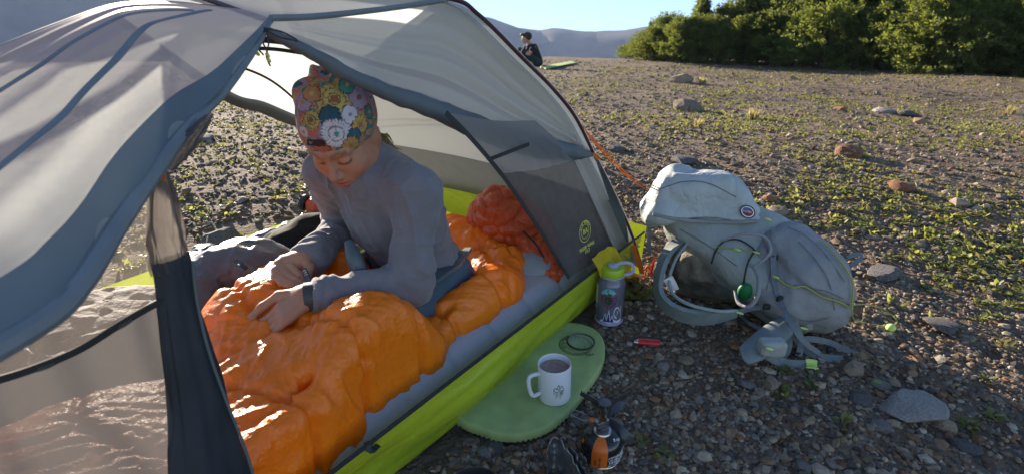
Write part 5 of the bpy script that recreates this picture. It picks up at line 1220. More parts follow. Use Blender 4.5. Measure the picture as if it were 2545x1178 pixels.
# ================================================================== STOVE AND FUEL
k0 = onG(1492, 1130)
can = thing('gas_canister', 'black and orange gas canister standing on the gravel under the burner', 'gas canister', k0)
m_can = M('black_paint', (.014, .014, .016), rough=.25, var=.05, spec=.5, coat=.3); m_alu = M('aluminium', (.5, .5, .5), rough=.3, metal=1, var=.1)
cprof = [(.0, .0), (.040, .0), (.0455, .003), (.0462, .008), (.0462, .045), (.0445, .054), (.038, .063), (.028, .069), (.019, .072), (.0, .072)]
mk('canister_body', *lathe(cprof, 64, k0), m_can, can)
mk('bottom_rim', *lathe([(.0452, .0005), (.0478, .002), (.0478, .006), (.0464, .008)], 64, k0), m_alu, can)
mk('collar', *lathe([(.0195, .0705), (.0205, .074), (.019, .077), (.013, .077), (.013, .073)], 40, k0), m_alu, can)
cca = math.atan2(-k0[1], -k0[0])
def cband(a0, a1, prof, mat, name, off=.0006, n=16):
    P_ = np.array(prof); A = np.linspace(a0, a1, n) + cca; Vc = np.stack([(P_[:, 0] + off)[:, None] * np.cos(A), (P_[:, 0] + off)[:, None] * np.sin(A), np.tile((P_[:, 1] + off * .5)[:, None], (1, n))], -1).reshape(-1, 3) + k0
    return mk(name, Vc, gridf(len(P_), n), mat, can)
pr = spline(np.array([(r_, z, 0) for r_, z in cprof[3:9]]), 24)[:, :2]
m_co = M('orange_label', (.62, .13, .015), rough=.4, var=.06)
cband(-.42, .36, pr, m_co, 'label_band'); cband(-1.25, -1.05, pr[8:14], m_co, 'label_mark')
def cant(s, ang, z, size, mat, rot=False, lift=.0012):
    th = cca + ang; e = np.array([math.cos(th), math.sin(th), 0]); tg_ = np.array([-math.sin(th), math.cos(th), 0]); 
    return text_obj('label_print', s, k0 + e * (.0464 + lift) + [0, 0, z], (0, 0, 1) if rot else tg_, -tg_ if rot else (0, 0, 1), size, mat, can, off=.0003, ext=.0001)
cant('GAS', -.20, .022, .009, m_black, True); cant('FUEL MIX', .0, .024, .0075, m_black, True)
for k, s in enumerate(('WARNING FLAMMABLE', 'USE OUTDOORS ONLY', 'KEEP AWAY FROM HEAT', 'DO NOT REFILL')):
    for j in range(3): cant(s[j * 6:(j + 1) * 6], .66 + .30 * j, .038 - .0075 * k, .0075, m_wh)
cant('FUEL', -.85, .018, .012, m_wh)
text_obj('label_print', '8 oz', k0 + [.026, -.020, .066], (.8, .5, -.2), (-.3, .7, .7), .010, m_wh, can, off=.004)
stove = thing('camp_stove', 'small folding gas burner with wire valve handle screwed on the canister', 'camp stove', k0 + [0, 0, .077])
m_st = M('burnt_steel', (.16, .15, .15), rough=.4, metal=.9, var=.3, scale=40); m_stb = M('brass', (.20, .13, .07), rough=.4, metal=.9, var=.2)
s0 = k0 + [0, 0, .077]
mk('valve_base', *lathe([(.0, 0), (.014, 0), (.014, .010), (.010, .013), (0, .013)], 32, s0), m_st, stove)
mk('valve_block', *box(s0 + [-.004, 0, .021], (.032, .019, .016), rotz(.5), .003), m_alu, stove)
mk('mixing_tube', *lathe([(.0, .028), (.0075, .028), (.0075, .06), (.0055, .062), (0, .062)], 24, s0), m_stb, stove)
mk('burner_head', *lathe([(.005, .060), (.012, .066), (.015, .074), (.014, .078), (0, .079)], 32, s0), m_st, stove)
for k, (ang, ln) in enumerate(((.35, .062), (2.75, .056), (4.6, .05))):
    e = np.array([math.cos(ang), math.sin(ang), 0]); p0, p1 = s0 + e * .010 + [0, 0, .062], s0 + e * ln + [0, 0, .084]
    sa = mk('pot_support', *ribbon([p0, p0 + e * .014 + [0, 0, .012], p1], [.016, .013, .009], 12, up=tuple(np.cross(e, [0, 0, 1])), th=.0022), m_st, stove)
    for j in range(6):
        q_ = p0 + e * .014 + [0, 0, .012] + (p1 - p0 - e * .014 - [0, 0, .012]) * (j + .5) / 6; mk('tooth', *box(q_ + [0, 0, .0068], (.003, .003, .003), rotz(ang)), m_st, sa)
mk('support_leg', *tube([s0 + [.009, .006, .03], s0 + [.016, .009, .05], s0 + [.012, .007, .066]], .002, 10, 6), m_st, stove); mk('support_leg', *tube([s0 + [-.009, -.004, .03], s0 + [-.016, -.006, .05], s0 + [-.012, -.004, .066]], .002, 10, 6), m_st, stove)
vd = np.array([-.86, .25, 0.0]); vn = np.array([-.25, -.86, 0])
mk('valve_knob', *tube([s0 + vd * .020 + [0, 0, .021], s0 + vd * .033 + [0, 0, .022]], [.005, .0068, .004], 10, 12), m_co, stove)
w0 = s0 + vd * .030 + [0, 0, .022]
mk('valve_wire', *tube([w0, w0 + vd * .016 + [0, 0, .012], w0 + vd * .052 + [0, 0, .020], w0 + vd * .054 + [0, 0, .002], w0 + vd * .018 + [0, 0, -.008], w0], .0012, 0, 6), m_alu, stove)
# pot gripper behind the stove
gr = thing('pot_gripper', 'dark curved pot gripper lying on the gravel behind the burner', 'pot gripper', onG(1545, 1070))
m_gr = M('dark_anodised', (.06, .065, .075), rough=.45, metal=.5, var=.1)
mk('handle_arm', *ribbon([onG(1500, 1040, .03), onG(1520, 1018, .045), onG(1545, 1008, .045), onG(1562, 1020, .02)], [.014, .022, .022, .014], 24, up=(-.2, -.7, .7), th=.006), m_gr, gr)
mk('handle_arm', *ribbon([onG(1500, 1042, .035), onG(1530, 1060, .04), onG(1555, 1080, .03), onG(1570, 1100, .01)], [.016, .022, .022, .010], 24, up=(-.2, -.7, .7), th=.006), m_gr, gr)
mk('hinge', *tube([onG(1498, 1046, .02), onG(1503, 1038, .05)], .006, 6, 10), m_gr, gr)
# crumpled foil windscreen
f0_ = onG(1375, 1200)
m_foil = M('crumpled_foil', (.30, .31, .33), rough=.42, metal=.85, var=.2, scale=30, bump=.7, bscale=35, bdist=.01)
cl_ = [(1362, 1120), (1375, 1085), (1395, 1105), (1420, 1150), (1440, 1185), (1450, 1215)]
base_ = [onG(x, y + 84, .002) for x, y in cl_]; topp = []
for (x, y), b_ in zip(cl_, base_):
    h_ = .088; topp.append(b_ + [0.0, .01, h_])
Gf = refine([base_, [(a + b) / 2 + [0, .004, 0] for a, b in zip(base_, topp)], topp], 24, 70)
pf = Gf.reshape(-1, 3); Gf = Gf + normals(Gf) * (.004 * ridge(pf, 28, 3) + .002 * ridge(pf, 70, 5)).reshape(24, 70, 1); Gf[-1, :, 2] += .006 * noise(np.stack([np.arange(70) * .3, np.zeros(70), np.zeros(70)], -1), 1, 3)
ws = thing('foil_windscreen', 'crumpled grey foil windscreen standing beside the gas canister', 'windscreen', f0_)
mk('foil_sheet', *slab(Gf, .0012), m_foil, ws)
G2 = Gf[:, 30:] + np.array([.010, .012, -.004]); mk('foil_fold', *slab(G2, .0012), m_foil, ws)
mk('foil_rim', *tube(Gf[-1, ::3], .0012, 60, 6), m_alu, ws)
# cooking pot
pp = UZ(1182, 1157, .085); pg = np.array([pp[0], pp[1] - .052, 0.0])
pot = thing('cooking_pot', 'dark round cooking pot on the gravel beside the lime tent floor', 'pot', pg)
mk('pot_body', *lathe([(0, .0), (.045, .0), (.050, .004), (.0515, .01), (.0515, .080), (.053, .083), (.0515, .085), (.050, .082), (.0495, .01), (0, .006)], 48, pg), M('hard_anodised', (.05, .05, .055), rough=.4, metal=.6, var=.1), pot)
mk('pot_handle', *tube([pg + [.05, -.01, .06], pg + [.085, -.02, .06], pg + [.085, -.02, .03], pg + [.05, -.01, .03]], .003, 24, 8), m_st, pot)
# lighter
a_, b_ = onG(1586, 848, .010), onG(1640, 852, .010)
li = thing('lighter', 'red plastic lighter lying on the gravel near the foam mat', 'lighter', (a_ + b_) / 2 - [0, 0, .01])
mk('lighter_body', *tube([a_, (a_ + b_) / 2, b_], [.0115, .0118, .0112], 12, 16, flat=.75), M('red_plastic', (.50, .012, .018), rough=.3, var=.05, coat=.3), li)
dd = (a_ - b_) / np.linalg.norm(a_ - b_)
mk('metal_hood', *tube([a_, a_ + dd * .012], [.0105, .0100], 6, 16, flat=.75), m_alu, li); mk('spark_wheel', *lathe([(0, -.003), (.005, -.003), (.005, .003), (0, .003)], 16, a_ + dd * .009 + [0, 0, .007], (.2, 1, 0)), m_st, li)
# ================================================================== GRAVEL, STONES
def in_poly(x, y, poly):
    r = np.zeros(len(x), bool); n = len(poly); j = n - 1
    for i in range(n):
        xi, yi, xj, yj = poly[i][0], poly[i][1], poly[j][0], poly[j][1]
        r ^= ((yi > y) != (yj > y)) & (x < (xj - xi) * (y - yi) / (yj - yi + 1e-12) + xi); j = i
    return r
def blocked(x, y, m=0.0):
    q = np.stack([x - TO[0], y - TO[1]], -1); a = q @ TA[:2]; b = q @ TB[:2]
    return ((a > -.01 - m) & (a < 1.33 + m) & (b > -.06 - m) & (b < 2.5)) | in_poly(x, y, rim)
phi = (1 + 5 ** .5) / 2
ICO = np.array([(-1, phi, 0), (1, phi, 0), (-1, -phi, 0), (1, -phi, 0), (0, -1, phi), (0, 1, phi), (0, -1, -phi), (0, 1, -phi), (phi, 0, -1), (phi, 0, 1), (-phi, 0, -1), (-phi, 0, 1)], float); ICO /= np.linalg.norm(ICO[0])
ICF = np.array([(0, 11, 5), (0, 5, 1), (0, 1, 7), (0, 7, 10), (0, 10, 11), (1, 5, 9), (5, 11, 4), (11, 10, 2), (10, 7, 6), (7, 1, 8), (3, 9, 4), (3, 4, 2), (3, 2, 6), (3, 6, 8), (3, 8, 9), (4, 9, 5), (2, 4, 11), (6, 2, 10), (8, 6, 7), (9, 8, 1)])
def sample_ground(n, d0, d1, a0=R(-52), a1=R(52), pw=1.0):
    u = rng.random(n); D = (d0 ** (1 - pw) + u * (d1 ** (1 - pw) - d0 ** (1 - pw))) ** (1 / (1 - pw)) if abs(pw - 1) > 1e-3 else d0 * (d1 / d0) ** u
    a = rng.uniform(a0, a1, n); x, y = D * np.sin(a), D * np.cos(a); k = ~blocked(x, y); return x[k], y[k], D[k]
GP = np.array([(.20, .18, .165), (.26, .23, .20), (.15, .14, .135), (.30, .26, .21), (.22, .165, .12), (.22, .125, .08), (.36, .33, .29), (.11, .10, .095), (.18, .135, .10), (.27, .205, .14)])
def gravel(name, x, y, D, s, label_sink=.35):
    n = len(x); z = ground_h(x, y)
    V_ = ICO[None] * (1 + rng.uniform(-.28, .28, (n, 12, 1)))
    sc_ = np.stack([rng.uniform(.7, 1.35, n), rng.uniform(.6, 1.1, n), rng.uniform(.25, .7, n)], -1) * s[:, None]
    V_ = V_ * sc_[:, None, :]; th = rng.uniform(0, 2 * np.pi, n); tl = rng.normal(0, .35, n); c, s_ = np.cos(th), np.sin(th)
    X = V_[:, :, 0] * np.cos(tl)[:, None] + V_[:, :, 2] * np.sin(tl)[:, None]; Z = -V_[:, :, 0] * np.sin(tl)[:, None] + V_[:, :, 2] * np.cos(tl)[:, None]; Y = V_[:, :, 1]
    Vw = np.stack([X * c[:, None] - Y * s_[:, None] + x[:, None], X * s_[:, None] + Y * c[:, None] + y[:, None], Z + (z + sc_[:, 2] * label_sink)[:, None]], -1)
    F_ = (ICF[None] + 12 * np.arange(n)[:, None, None]).reshape(-1, 3)
    cl = GP[rng.integers(0, len(GP), n)] * np.array([1.08, .98, .86]) * rng.uniform(.55, 1.15, (n, 1)); cl = np.repeat(cl, 12, axis=0)
    o = mk(name, Vw.reshape(-1, 3), F_, M('gravel_stone', (1, 1, 1), rough=.9, var=.25, scale=120, attr=True, spec=.25, bump=.3, bscale=300, bdist=.003), smooth=False, cols=cl); o['kind'] = 'stuff'; return o
x, y, D = sample_ground(35000, .8, 3.0, R(-20), R(62), 0.6); gravel('gravel', x, y, D, np.exp(rng.normal(math.log(.0062), .42, len(x))))
x, y, D = sample_ground(37000, 2.6, 18, R(-42), R(58), 1.0); gravel('gravel', x, y, D, np.exp(rng.normal(math.log(.0072), .45, len(x))) * (1 + .07 * D))
# individually placed stones
def stone_mesh(seed, flat):
    import bmesh
    bm = bmesh.new(); bmesh.ops.create_icosphere(bm, subdivisions=3, radius=1.0)
    P = np.array([v.co[:] for v in bm.verts]); F_ = np.array([[v.index for v in f.verts] for f in bm.faces]); bm.free()
    r0 = np.random.default_rng(seed); 
    for k in range(11):
        n = r0.normal(size=3); n /= np.linalg.norm(n); h = r0.uniform(.55, .92); d = P @ n - h; P = P - np.where(d > 0, d, 0)[:, None] * n * .92
    P = P * (1 + .10 * fbm(P, 2.2, 3, seed))[:, None]; P[:, 2] *= flat; me = mesh_of(P, F_, True, 'stone'); me.set_sharp_from_angle(angle=R(17)); return me
STM = [stone_mesh(k, f) for k, f in enumerate((.5, .65, .4, .75, .55, .3, .6, .45))]
SM = {'grey': M('grey_stone', (.185, .168, .15), rough=.92, var=.4, scale=9, detail=8, bump=.5, bscale=22, bdist=.05, rnd=.3),
      'tan': M('tan_stone', (.24, .185, .13), rough=.92, var=.4, scale=9, detail=8, bump=.5, bscale=22, bdist=.05, rnd=.25),
      'rust': M('rust_stone', (.22, .105, .06), rough=.92, var=.4, scale=9, detail=8, bump=.5, bscale=22, bdist=.05, rnd=.25),
      'dark': M('dark_stone', (.11, .10, .098), rough=.92, var=.4, scale=9, detail=8, bump=.5, bscale=22, bdist=.05, rnd=.25),
      'pale': M('pale_granite', (.27, .25, .23), rough=.92, var=.28, scale=14, detail=9, bump=.5, bscale=40, bdist=.03)}
def stone(px, py, wpx, hpx, kind, label=None, group=None, k=None, rz=None, name='stone', sink=.28, p=None):
    p = UG(px, py + hpx * .3) if p is None else p
    d = (p - CAM) @ np.array([0, cp, -sp]); w = wpx / FPX * d / 2; v = random.randrange(8) if k is None else k
    me = STM[v].copy(); me.materials.clear(); me.materials.append(SM[kind])
    o = bpy.data.objects.new(name, me); COL.objects.link(o); hh = w * .8
    o.location = (p[0], p[1], gz(p[0], p[1]) + hh * .5 * (1 - 2 * sink)); o.scale = (w, w * random.uniform(.7, .95), hh); o.rotation_euler = (random.uniform(-.15, .15), random.uniform(-.15, .15), random.uniform(0, 6.28) if rz is None else rz)
    return tag(o, label, 'stone' if name == 'stone' else 'rock', group)
BIG = [(2262, 985, 190, 110, 'pale', 'large flat pale granite rock sunk in the gravel', 'rock', 0), (2180, 950, 64, 40, 'grey', 'grey stone with bright green lichen beside the large pale rock', 'stone', 2), (2120, 905, 70, 50, 'tan', 'wedge shaped tan stone below the backpack straps', 'stone', 3),
       (1915, 948, 56, 36, 'tan', 'squarish tan stone in the gravel below the hip belt', 'stone', 1), (1852, 944, 56, 28, 'grey', 'flat bluish grey stone next to the squarish tan stone', 'stone', 2), (2190, 1045, 60, 66, 'grey', 'long grey slab leaning below the large pale rock', 'stone', 5),
       (2352, 1045, 62, 46, 'tan', 'rounded brown stone touching the large pale rock', 'stone', 3), (2390, 1100, 84, 40, 'dark', 'dark flat stone in front of the large pale rock', 'stone', 2), (2140, 985, 66, 44, 'dark', 'dark grey stone under the lichen stone', 'stone', 4),
       (1700, 890, 52, 26, 'tan', 'flat tan stone between the lighter and the hip belt', 'stone', 2), (1648, 906, 40, 26, 'grey', 'small round grey stone below the red lighter', 'stone', 6), (1207, 1118, 48, 40, 'grey', 'angular pale grey stone between pot and foam mat', 'stone', 3),
       (1345, 1166, 40, 34, 'rust', 'rusty stone between the pot and the foil windscreen', 'stone', 4), (2340, 806, 100, 36, 'dark', 'long flat brown grey slab lying in plants right of the cord', 'stone', 5), (2200, 668, 100, 52, 'dark', 'blocky dark slab standing behind the backpack loop', 'rock', 0),
       (1932, 522, 62, 44, 'tan', 'pale tan rock peeking out behind the backpack lid', 'rock', 1), (1712, 262, 84, 46, 'tan', 'brownish crumbly rock casting a long shadow on the open gravel', 'rock', 3), (2086, 268, 44, 20, 'rust', 'orange flat stone on the sunlit slope', 'stone', 2),
       (2205, 272, 70, 34, 'pale', 'pale weathered rock in a sunlit pair on the slope', 'rock', 4), (2262, 280, 60, 34, 'dark', 'dark jagged rock beside the pale weathered rock', 'rock', 7), (2112, 374, 84, 44, 'rust', 'ochre rock among plants on the sunny slope', 'rock', 3),
       (2236, 460, 66, 36, 'rust', 'reddish angular rock among the leafy plants', 'rock', 1), (1914, 490, 46, 34, 'rust', 'dark rusty rock right of the backpack lid', 'rock', 6), (1536, 366, 60, 28, 'dark', 'dark low rock behind the tent guyline', 'rock', 4),
       (1700, 398, 100, 30, 'dark', 'long dark half buried rock behind the backpack top', 'rock', 5), (1692, 196, 60, 30, 'tan', 'low brown rock mound halfway up the slope', 'rock', 3), (560, 585, 110, 60, 'dark', 'dark lichened rock behind the far tent edge', 'rock', 4), (505, 345, 60, 24, 'grey', 'flat grey rock seen under the far rolled door', 'rock', 2)]
for px, py, w_, h_, kd, lb, nm, k in BIG: stone(px, py, w_, h_, kd, lb, None, k, None, nm, .42 if kd == 'pale' else .30)
lp = UG(2185, 956); lo_ = bpy.data.objects.new('lichen', stone_mesh(3, .16)); COL.objects.link(lo_)
lo_.data.materials.append(M('green_lichen', (.17, .22, .07), rough=.95, var=.35, scale=40, bump=.5, bscale=60))
par = [o for o in COL.objects if o.get('label', '').startswith('grey stone with bright')][0]
lo_.parent = par; lo_.location = (.15, -.05, .30); lo_.scale = (.42, .36, .6)
cnt = 0
LAB = {'grey': ('small grey stone lying loose on the gravel', 'loose grey stones'), 'tan': ('small tan stone lying loose on the gravel', 'loose tan stones'), 'rust': ('small rust coloured stone lying loose on the gravel', 'loose rust stones'), 'dark': ('small dark stone lying loose on the gravel', 'loose dark stones')}
x, y, D = sample_ground(700, .95, 4.2, R(-3), R(46), .7)
for i in range(len(x)):
    if cnt >= 120: break
    pxy = proj((x[i], y[i], 0))
    if not (-50 < pxy[0] < 2600 and 200 < pxy[1] < 1250): continue
    kd = random.choices(('grey', 'tan', 'rust', 'dark'), (5, 3, 1.3, 2))[0]; p = np.array([x[i], y[i], 0])
    d = (p - CAM) @ np.array([0, cp, -sp]); w_ = random.lognormvariate(math.log(.015), .4) * FPX / d * 2 * .8
    stone(0, 0, w_, w_ * .6, kd, LAB[kd][0], LAB[kd][1], p=p); cnt += 1

# ================================================================== PLANTS
def leaf(L, W, droop, n=4):
    t = np.linspace(0, 1, n); w = W * np.sin(np.pi * np.clip(t * .9 + .08, 0, 1)) ** .8; w[-1] = W * .05
    xx = L * t * (1 - .25 * t); zz = L * (.55 * t - droop * t * t)
    V_ = np.stack([np.stack([xx, -w, zz + .25 * w], -1), np.stack([xx, 0 * w, zz], -1), np.stack([xx, w, zz + .25 * w], -1)], 1)
    return V_.reshape(-1, 3), gridf(n, 3)
def plant_geo(seed, nl, L, W, up=.5, nn=4):
    r0 = random.Random(seed); Vs_, Fs_, o = [], [], 0
    for i in range(nl):
        a = i * 2.4 + r0.uniform(-.4, .4); v, f = leaf(L * r0.uniform(.6, 1.15), W * r0.uniform(.8, 1.2), r0.uniform(.05, .5), nn); tl = r0.uniform(-.1, up)
        c, s = math.cos(tl), math.sin(tl); v = v @ np.array([[c, 0, s], [0, 1, 0], [-s, 0, c]]); v = v @ rotz(a).T
        v[:, :2] += np.array([r0.uniform(-1, 1), r0.uniform(-1, 1)]) * L * .45
        Vs_.append(v); Fs_.append(f + o); o += len(v)
    return np.vstack(Vs_), np.vstack(Fs_)
m_leaf = M('leaf_green', (.145, .155, .045), rough=.5, var=.25, scale=30, trans=.45, tcol=(.44, .45, .09), spec=.4, rnd=.35)
m_leaf2 = M('leaf_dusty', (.15, .165, .065), rough=.6, var=.25, scale=30, trans=.4, tcol=(.34, .35, .10), spec=.3, rnd=.3)
PG = [plant_geo(k, n, .034, .0065, u) for k, (n, u) in enumerate(((9, .5), (12, .3), (7, .7), (15, .4), (10, .1), (18, .5)))]
PGs = [plant_geo(50 + k, 5 + k % 3, .027, .0058, .5, 3) for k in range(8)]
PMs = [mesh_of(v, f, True, 'leafy_plant') for v, f in PG]
for k, me in enumerate(PMs): me.materials.append(m_leaf if k % 3 else m_leaf2)
def dens(x, y):
    D = np.hypot(x, y); a = np.degrees(np.arctan2(x, y)); P = np.stack([x, y, 0 * x], -1)
    base = np.where(a > 0, np.clip((a - 2) / 22, .14, 1) * np.clip((D - 1.75) / .8, .04, 1), .35)
    base = np.where(D > 4.5, np.maximum(base, .55) * 1.5, base); return .6 * base * np.clip(.42 + 1.0 * fbm(P, 1.6, 2, 77), .03, 1)
x, y, D = sample_ground(62000, 1.3, 18, R(-40), R(48), .9); k = rng.random(len(x)) < dens(x, y); x, y, D = x[k], y[k], D[k]
szs = rng.uniform(.4, 1.15, len(x)) * (1 + .045 * D); order = np.argsort(-szs / D); big, rest = order[:290], order[290:]
for i in big:
    o = bpy.data.objects.new('leafy_plant', PMs[random.randrange(6)]); COL.objects.link(o); s = szs[i]
    o.location = (x[i], y[i], gz(x[i], y[i]) - .002); o.scale = (s, s, s); o.rotation_euler = (0, 0, random.uniform(0, 6.28))
    tag(o, 'small yellow green leafy plant sprouting from the gravel', 'plant', 'leafy plants in the gravel')
Vs_, Fs_, off, cs = [], [], 0, []
zz = ground_h(x, y)
for i in rest:
    v, f = PGs[random.randrange(8)]; v = (v * szs[i]) @ rotz(random.uniform(0, 6.28)).T + np.array([x[i], y[i], zz[i] - .002])
    Vs_.append(v); Fs_.append(f + off); off += len(v)
m_leafs = M('leaf_cover', (.15, .155, .052), rough=.55, var=.45, scale=3, trans=.45, tcol=(.38, .37, .10), spec=.3)
gc = mk('ground_plants', np.vstack(Vs_), np.vstack(Fs_), m_leafs); gc['kind'] = 'stuff'
# foreground plants seen singly
for px, py, s, lb in ((2465, 1035, 1.0, 'bright leafy plant right of the large pale rock'), (2450, 945, 1.0, 'leafy plant near the right end of the shaded gravel'), (2020, 960, .9, 'sparse weed growing below the strap end'), (1945, 925, 1.1, 'tiny grass sprig beside the strap end'), (2090, 1055, 1.1, 'lone two leaved sprout in the shaded gravel'), (1650, 1130, .95, 'leafy weed right of the gas canister'), (1590, 1095, .9, 'thin weed beside the pot gripper'), (1590, 740, 2.0, 'dark leafy clump between bottle and boulder'), (1570, 700, 1.6, 'dark leafy clump behind the water bottle'), (2500, 860, 1.1, 'leafy plant at the edge of the tent shadow')):
    p = onG(px, py); o = bpy.data.objects.new('leafy_plant', PMs[random.randrange(6)]); COL.objects.link(o); o.location = p; o.scale = (s, s, s); o.rotation_euler = (0, 0, random.uniform(0, 6)); tag(o, lb, 'plant', 'leafy plants in the gravel')
# dry tufts
m_dry = M('dry_grass', (.30, .26, .12), rough=.7, var=.3, scale=30, trans=.4, tcol=(.6, .5, .2))
def tuft(px, py, hpx, label):
    p = UG(px, py); d = (p - CAM) @ np.array([0, cp, -sp]); h = hpx / FPX * d; parts = []
    for i in range(110):
        a, l = random.uniform(0, 6.28), h * random.uniform(.6, 1.2); e = np.array([math.cos(a), math.sin(a), 0]); r_ = random.uniform(0, h * .5)
        b_ = p + e * r_; tip = b_ + e * l * random.uniform(.1, .6) + np.array([0, 0, l]); sd = np.array([-e[1], e[0], 0]) * .0022 * (d / 3)
        parts.append((np.array([b_ - sd, b_ + sd, (b_ + tip) / 2 + sd * .8 + e * -.02 * l, (b_ + tip) / 2 - sd * .8 + e * -.02 * l, tip]), [(0, 1, 2, 3), (3, 2, 4)]))
    tag(mk('grass_tuft', *join(*parts), m_dry, loc=p), label, 'grass tuft')
tuft(1872, 298, 24, 'broad straw yellow grass tuft on the sunlit slope'); tuft(1735, 318, 22, 'small straw grass tuft near the brownish crumbly rock'); tuft(2510, 285, 20, 'green yellow grass tuft far out on the slope'); tuft(1745, 210, 16, 'faint dry grass tuft beside the brown rock mound')

# ================================================================== CONIFERS
m_bark = M('bark', (.07, .05, .04), rough=.95, var=.4, scale=30, bump=.5, bscale=40)
m_ndl = M('needles', (.06, .09, .026), rough=.6, var=.5, scale=3.5, trans=.35, tcol=(.28, .32, .045), spec=.3, rnd=.25)
def conifer_mesh(seed, h=2.0, w=1.0, nl=100, ns=15):
    r0 = np.random.default_rng(seed); Vs_, Fs_, o = [], [], 0; limbs = []
    for i in range(nl):
        z0 = h * (.02 + .95 * (i / nl) ** .9); a = i * 2.399 + r0.uniform(-.5, .5); R_ = w * (1.05 - (z0 / h) ** 2.4 * .85) * (.8 + .25 * math.sin(a * 2 + seed)) * r0.uniform(.65, 1.1)
        e = np.array([math.cos(a), math.sin(a), 0]); tip = e * R_ + np.array([0, 0, z0 + R_ * r0.uniform(-.05, .45)]); st = np.array([0, 0, z0 * .8])
        limbs.append((st, (st + tip) / 2 + np.array([0, 0, -.04]), tip))
        for k in range(ns):
            f = .25 + .75 * (k + r0.random()) / ns; p = st + (tip - st) * f + r0.normal(0, .045, 3)
            for j in range(7):
                dv = e * r0.uniform(.2, 1) + r0.normal(0, .55, 3) + np.array([0, 0, .35]); dv /= np.linalg.norm(dv); l = r0.uniform(.045, .11)
                sd = np.cross(dv, r0.normal(size=3)); sd /= np.linalg.norm(sd); q_ = p + r0.normal(0, .025, 3); wd_ = l * .2
                Vs_.append(np.array([q_ - sd * wd_ * .5, q_ + dv * l * .5 - sd * wd_, q_ + dv * l, q_ + dv * l * .5 + sd * wd_])); Fs_.append((o, o + 1, o + 2, o + 3)); o += 4
    tr = join(tube([(0, 0, -.1), (.03, .02, h * .4), (0, .03, h * .97)], [.06, .04, .008], 14, 7), *[tube(l, [.012, .008, .003], 5, 4) for l in limbs[::2]])
    me1 = mesh_of(np.vstack(Vs_), np.array(Fs_), False, 'crown'); me1.materials.append(m_ndl); me2 = mesh_of(tr[0], tr[1], True, 'trunk'); me2.materials.append(m_bark)
    return me1, me2
CM = [conifer_mesh(31 + k, 2.0, w_, 110, 20) for k, w_ in enumerate((1.25, 1.1, 1.4, .7, 1.2))]
def tree(px, py, h, wsc, k, label, off=0.0, group='dwarf conifers in the thicket'):
    p = UG(px, py); dirh = np.array([p[0], p[1], 0]) / np.hypot(p[0], p[1]); p = p + dirh * off; z = gz(p[0], p[1])
    o = bpy.data.objects.new('conifer', None); COL.objects.link(o); o.location = (p[0], p[1], z); o.rotation_euler = (0, 0, random.uniform(0, 6.28)); s = h / 2.0; o.scale = (s * wsc, s * wsc, s); tag(o, label, 'tree', group)
    for nm, me in zip(('crown', 'trunk'), CM[k]):
        c = bpy.data.objects.new(nm, me); COL.objects.link(c); c.parent = o
FR = 'bushy dark green dwarf conifer in the front row of the thicket'; BR = 'taller dark conifer standing behind the front row of the thicket'
tree(1556, 146, .5, 1.5, 0, 'lowest rounded conifer bush at the hill end of the thicket'); tree(1600, 149, .80, 1.1, 2, 'low conifer beside the lowest bush at the hill end'); tree(1612, 140, 1.25, .55, 3, 'slim conifer with a pointed tip at the hill end', 1.0)
tree(1578, 147.5, .55, 1.5, 2, 'low spreading conifer shrub next to the lowest bush'); tree(1622, 150, .8, 1.4, 4, 'broad low conifer shrub in front of the slim pointed conifer')
fx = [1640, 1685, 1735, 1790, 1845, 1905, 1965, 2030, 2095, 2160, 2230, 2300, 2375, 2450, 2530, 2610]
for i, px in enumerate(fx): tree(px + random.uniform(-12, 12), 151 + (px - 1655) * .043 + random.uniform(-1, 1), .85 + .07 * min(i, 8) + random.uniform(-.15, .25), random.uniform(1.1, 1.5), i % 5, FR)
for i, px in enumerate(range(1660, 2680, 58)): tree(px + random.uniform(-20, 20), 150 + (px - 1655) * .043, 1.35 + .14 * min(i, 10) + random.uniform(-.1, .3), random.uniform(.85, 1.1), (i + 2) % 5, BR, .9 + random.uniform(0, .5))

# ================================================================== PERSON FAR OFF
sp_ = UG(1334, 166); FD = np.array([-.93, -.37, 0.0]); FS = np.array([.37, -.93, 0.0])
print('far person distance', np.hypot(sp_[0], sp_[1]))
FM = np.stack([FD, FS, TZ], 1).astype(np.float32)
def fl_(P): return (P - sp_.astype(np.float32)) @ FM
def sym(q): a = q.copy(); a[:, 1] = np.abs(a[:, 1]); return a
def fbody(P):
    q = fl_(P); a = sym(q)
    d = ell(q, (0.02, 0, .12), (.14, .17, .12)); d = smin(d, cone(q, (.02, 0, .2), (.14, 0, .42), .11, .13), .08); d = smin(d, cone(q, (.14, 0, .46), (.22, 0, .58), .06, .05), .04)
    d = smin(d, ell(q, (.30, 0, .68), (.10, .075, .105)), .03); d = smin(d, cone(q, (.385, 0, .665), (.40, 0, .645), .014, .012), .015); d = smin(d, ell(q, (.36, 0, .60), (.04, .04, .035)), .03)
    d = smin(d, cone(a, (.15, .16, .47), (.30, .22, .34), .048, .038), .04); d = smin(d, cone(a, (.30, .22, .34), (.50, .10, .36), .036, .026), .02); d = smin(d, ell(a, (.54, .08, .36), (.05, .03, .02)), .015)
    d = smin(d, cone(a, (.02, .09, .12), (.40, .14, .38), .085, .06), .05); d = smin(d, cone(a, (.40, .14, .38), (.52, .12, .06), .055, .04), .02); d = smin(d, cone(a, (.52, .12, .04), (.66, .14, .03), .035, .028), .02)
    return d
def fshirt(P):
    q = fl_(P); a = sym(q); d = cone(q, (.0, 0, .14), (.14, 0, .43), .145, .145); d = smin(d, cone(a, (.13, .12, .48), (.22, .19, .42), .068, .062), .05); return np.maximum(d, q[:, 2] - .54) - .006 * ridge(P, 9, 3)
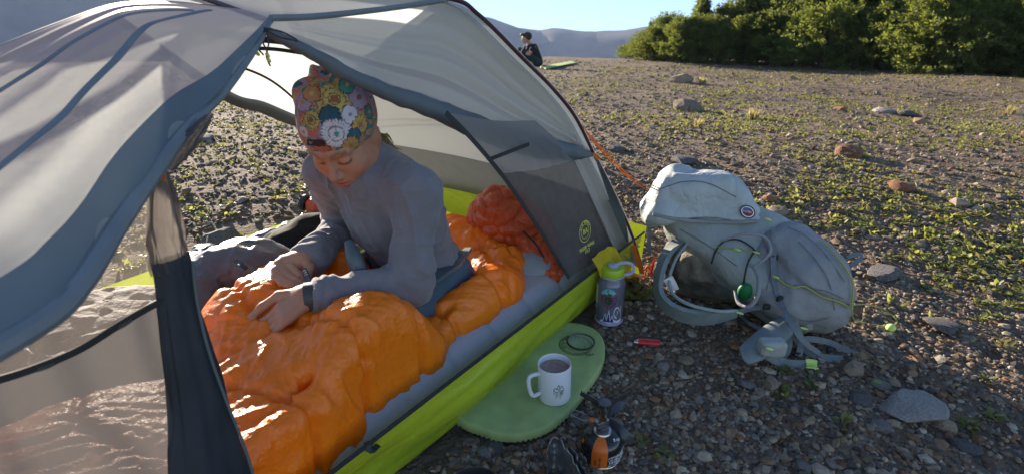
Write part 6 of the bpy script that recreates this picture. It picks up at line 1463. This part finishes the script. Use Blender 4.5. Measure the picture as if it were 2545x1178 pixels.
def fpants(P):
    q = fl_(P); a = sym(q); d = ell(q, (.0, 0, .11), (.15, .18, .11)); d = smin(d, cone(a, (.02, .09, .12), (.40, .14, .38), .098, .072), .05); d = smin(d, cone(a, (.40, .14, .38), (.52, .12, .10), .066, .052), .02); return d - .005 * ridge(P, 9, 5)
def fhair(P):
    q = fl_(P); d = ell(q, (.265, 0, .715), (.115, .088, .095)) - .012 * ridge(P, 22, 3); d = smin(d, ell(q, (.40, 0, .76), (.04, .05, .035)), .03); return smax(d, -ell(q, (.40, 0, .63), (.10, .09, .085)), .02)
far = thing('person', 'person in black t-shirt and dark trousers sitting hunched on a mat by the hill crest', 'person', sp_)
lo, hi = sp_ - [.9, .6, .05], sp_ + [.4, .6, .95]
mk('body', *sdf_mesh(fbody, lo, hi, .014), M('far_skin', (.42, .22, .15), rough=.55, var=.04), far)
mk('t_shirt', *sdf_mesh(fshirt, lo, hi, .014), M('black_cotton', (.012, .012, .016), rough=.9, var=.1), far)
mk('trousers', *sdf_mesh(fpants, lo, hi, .014), M('dark_teal_cotton', (.012, .028, .036), rough=.9, var=.1), far)
mk('hair', *sdf_mesh(fhair, lo, hi, .012), M('dark_hair', (.022, .014, .010), rough=.6, var=.2), far)
c4 = [UG(1342, 171), UG(1356, 175), UG(1432, 160), UG(1418, 156)]; c4 = [c + np.array([0, 0, .03]) for c in c4]
Gq = refine([[c4[0], (c4[0] + c4[3]) / 2, c4[3]], [c4[1], (c4[1] + c4[2]) / 2, c4[2]]], 8, 16); fm = thing('foam_mat', 'light green foam mat beside the far person on the slope', 'foam mat', c4[0])
mk('mat_body', *slab(Gq, .02), M('light_foam', (.36, .44, .16), rough=.8, var=.05), fm)

# ================================================================== HAZE
HZ = True
if HZ:
    hv, hf_ = box((0, 420, -20), (3400, 2600, 330)); 
    hm = bpy.data.materials.new('haze_air'); hm.use_nodes = True; n = hm.node_tree; n.nodes.clear(); oo = n.nodes.new('ShaderNodeOutputMaterial'); pv = n.nodes.new('ShaderNodeVolumePrincipled')
    pv.inputs['Color'].default_value = (.50, .66, 1.0, 1); pv.inputs['Density'].default_value = .00021; pv.inputs['Anisotropy'].default_value = 0.15
    n.links.new(pv.outputs[0], oo.inputs['Volume']); hz = mk('haze', hv, hf_, hm, smooth=False); hz['kind'] = 'stuff'
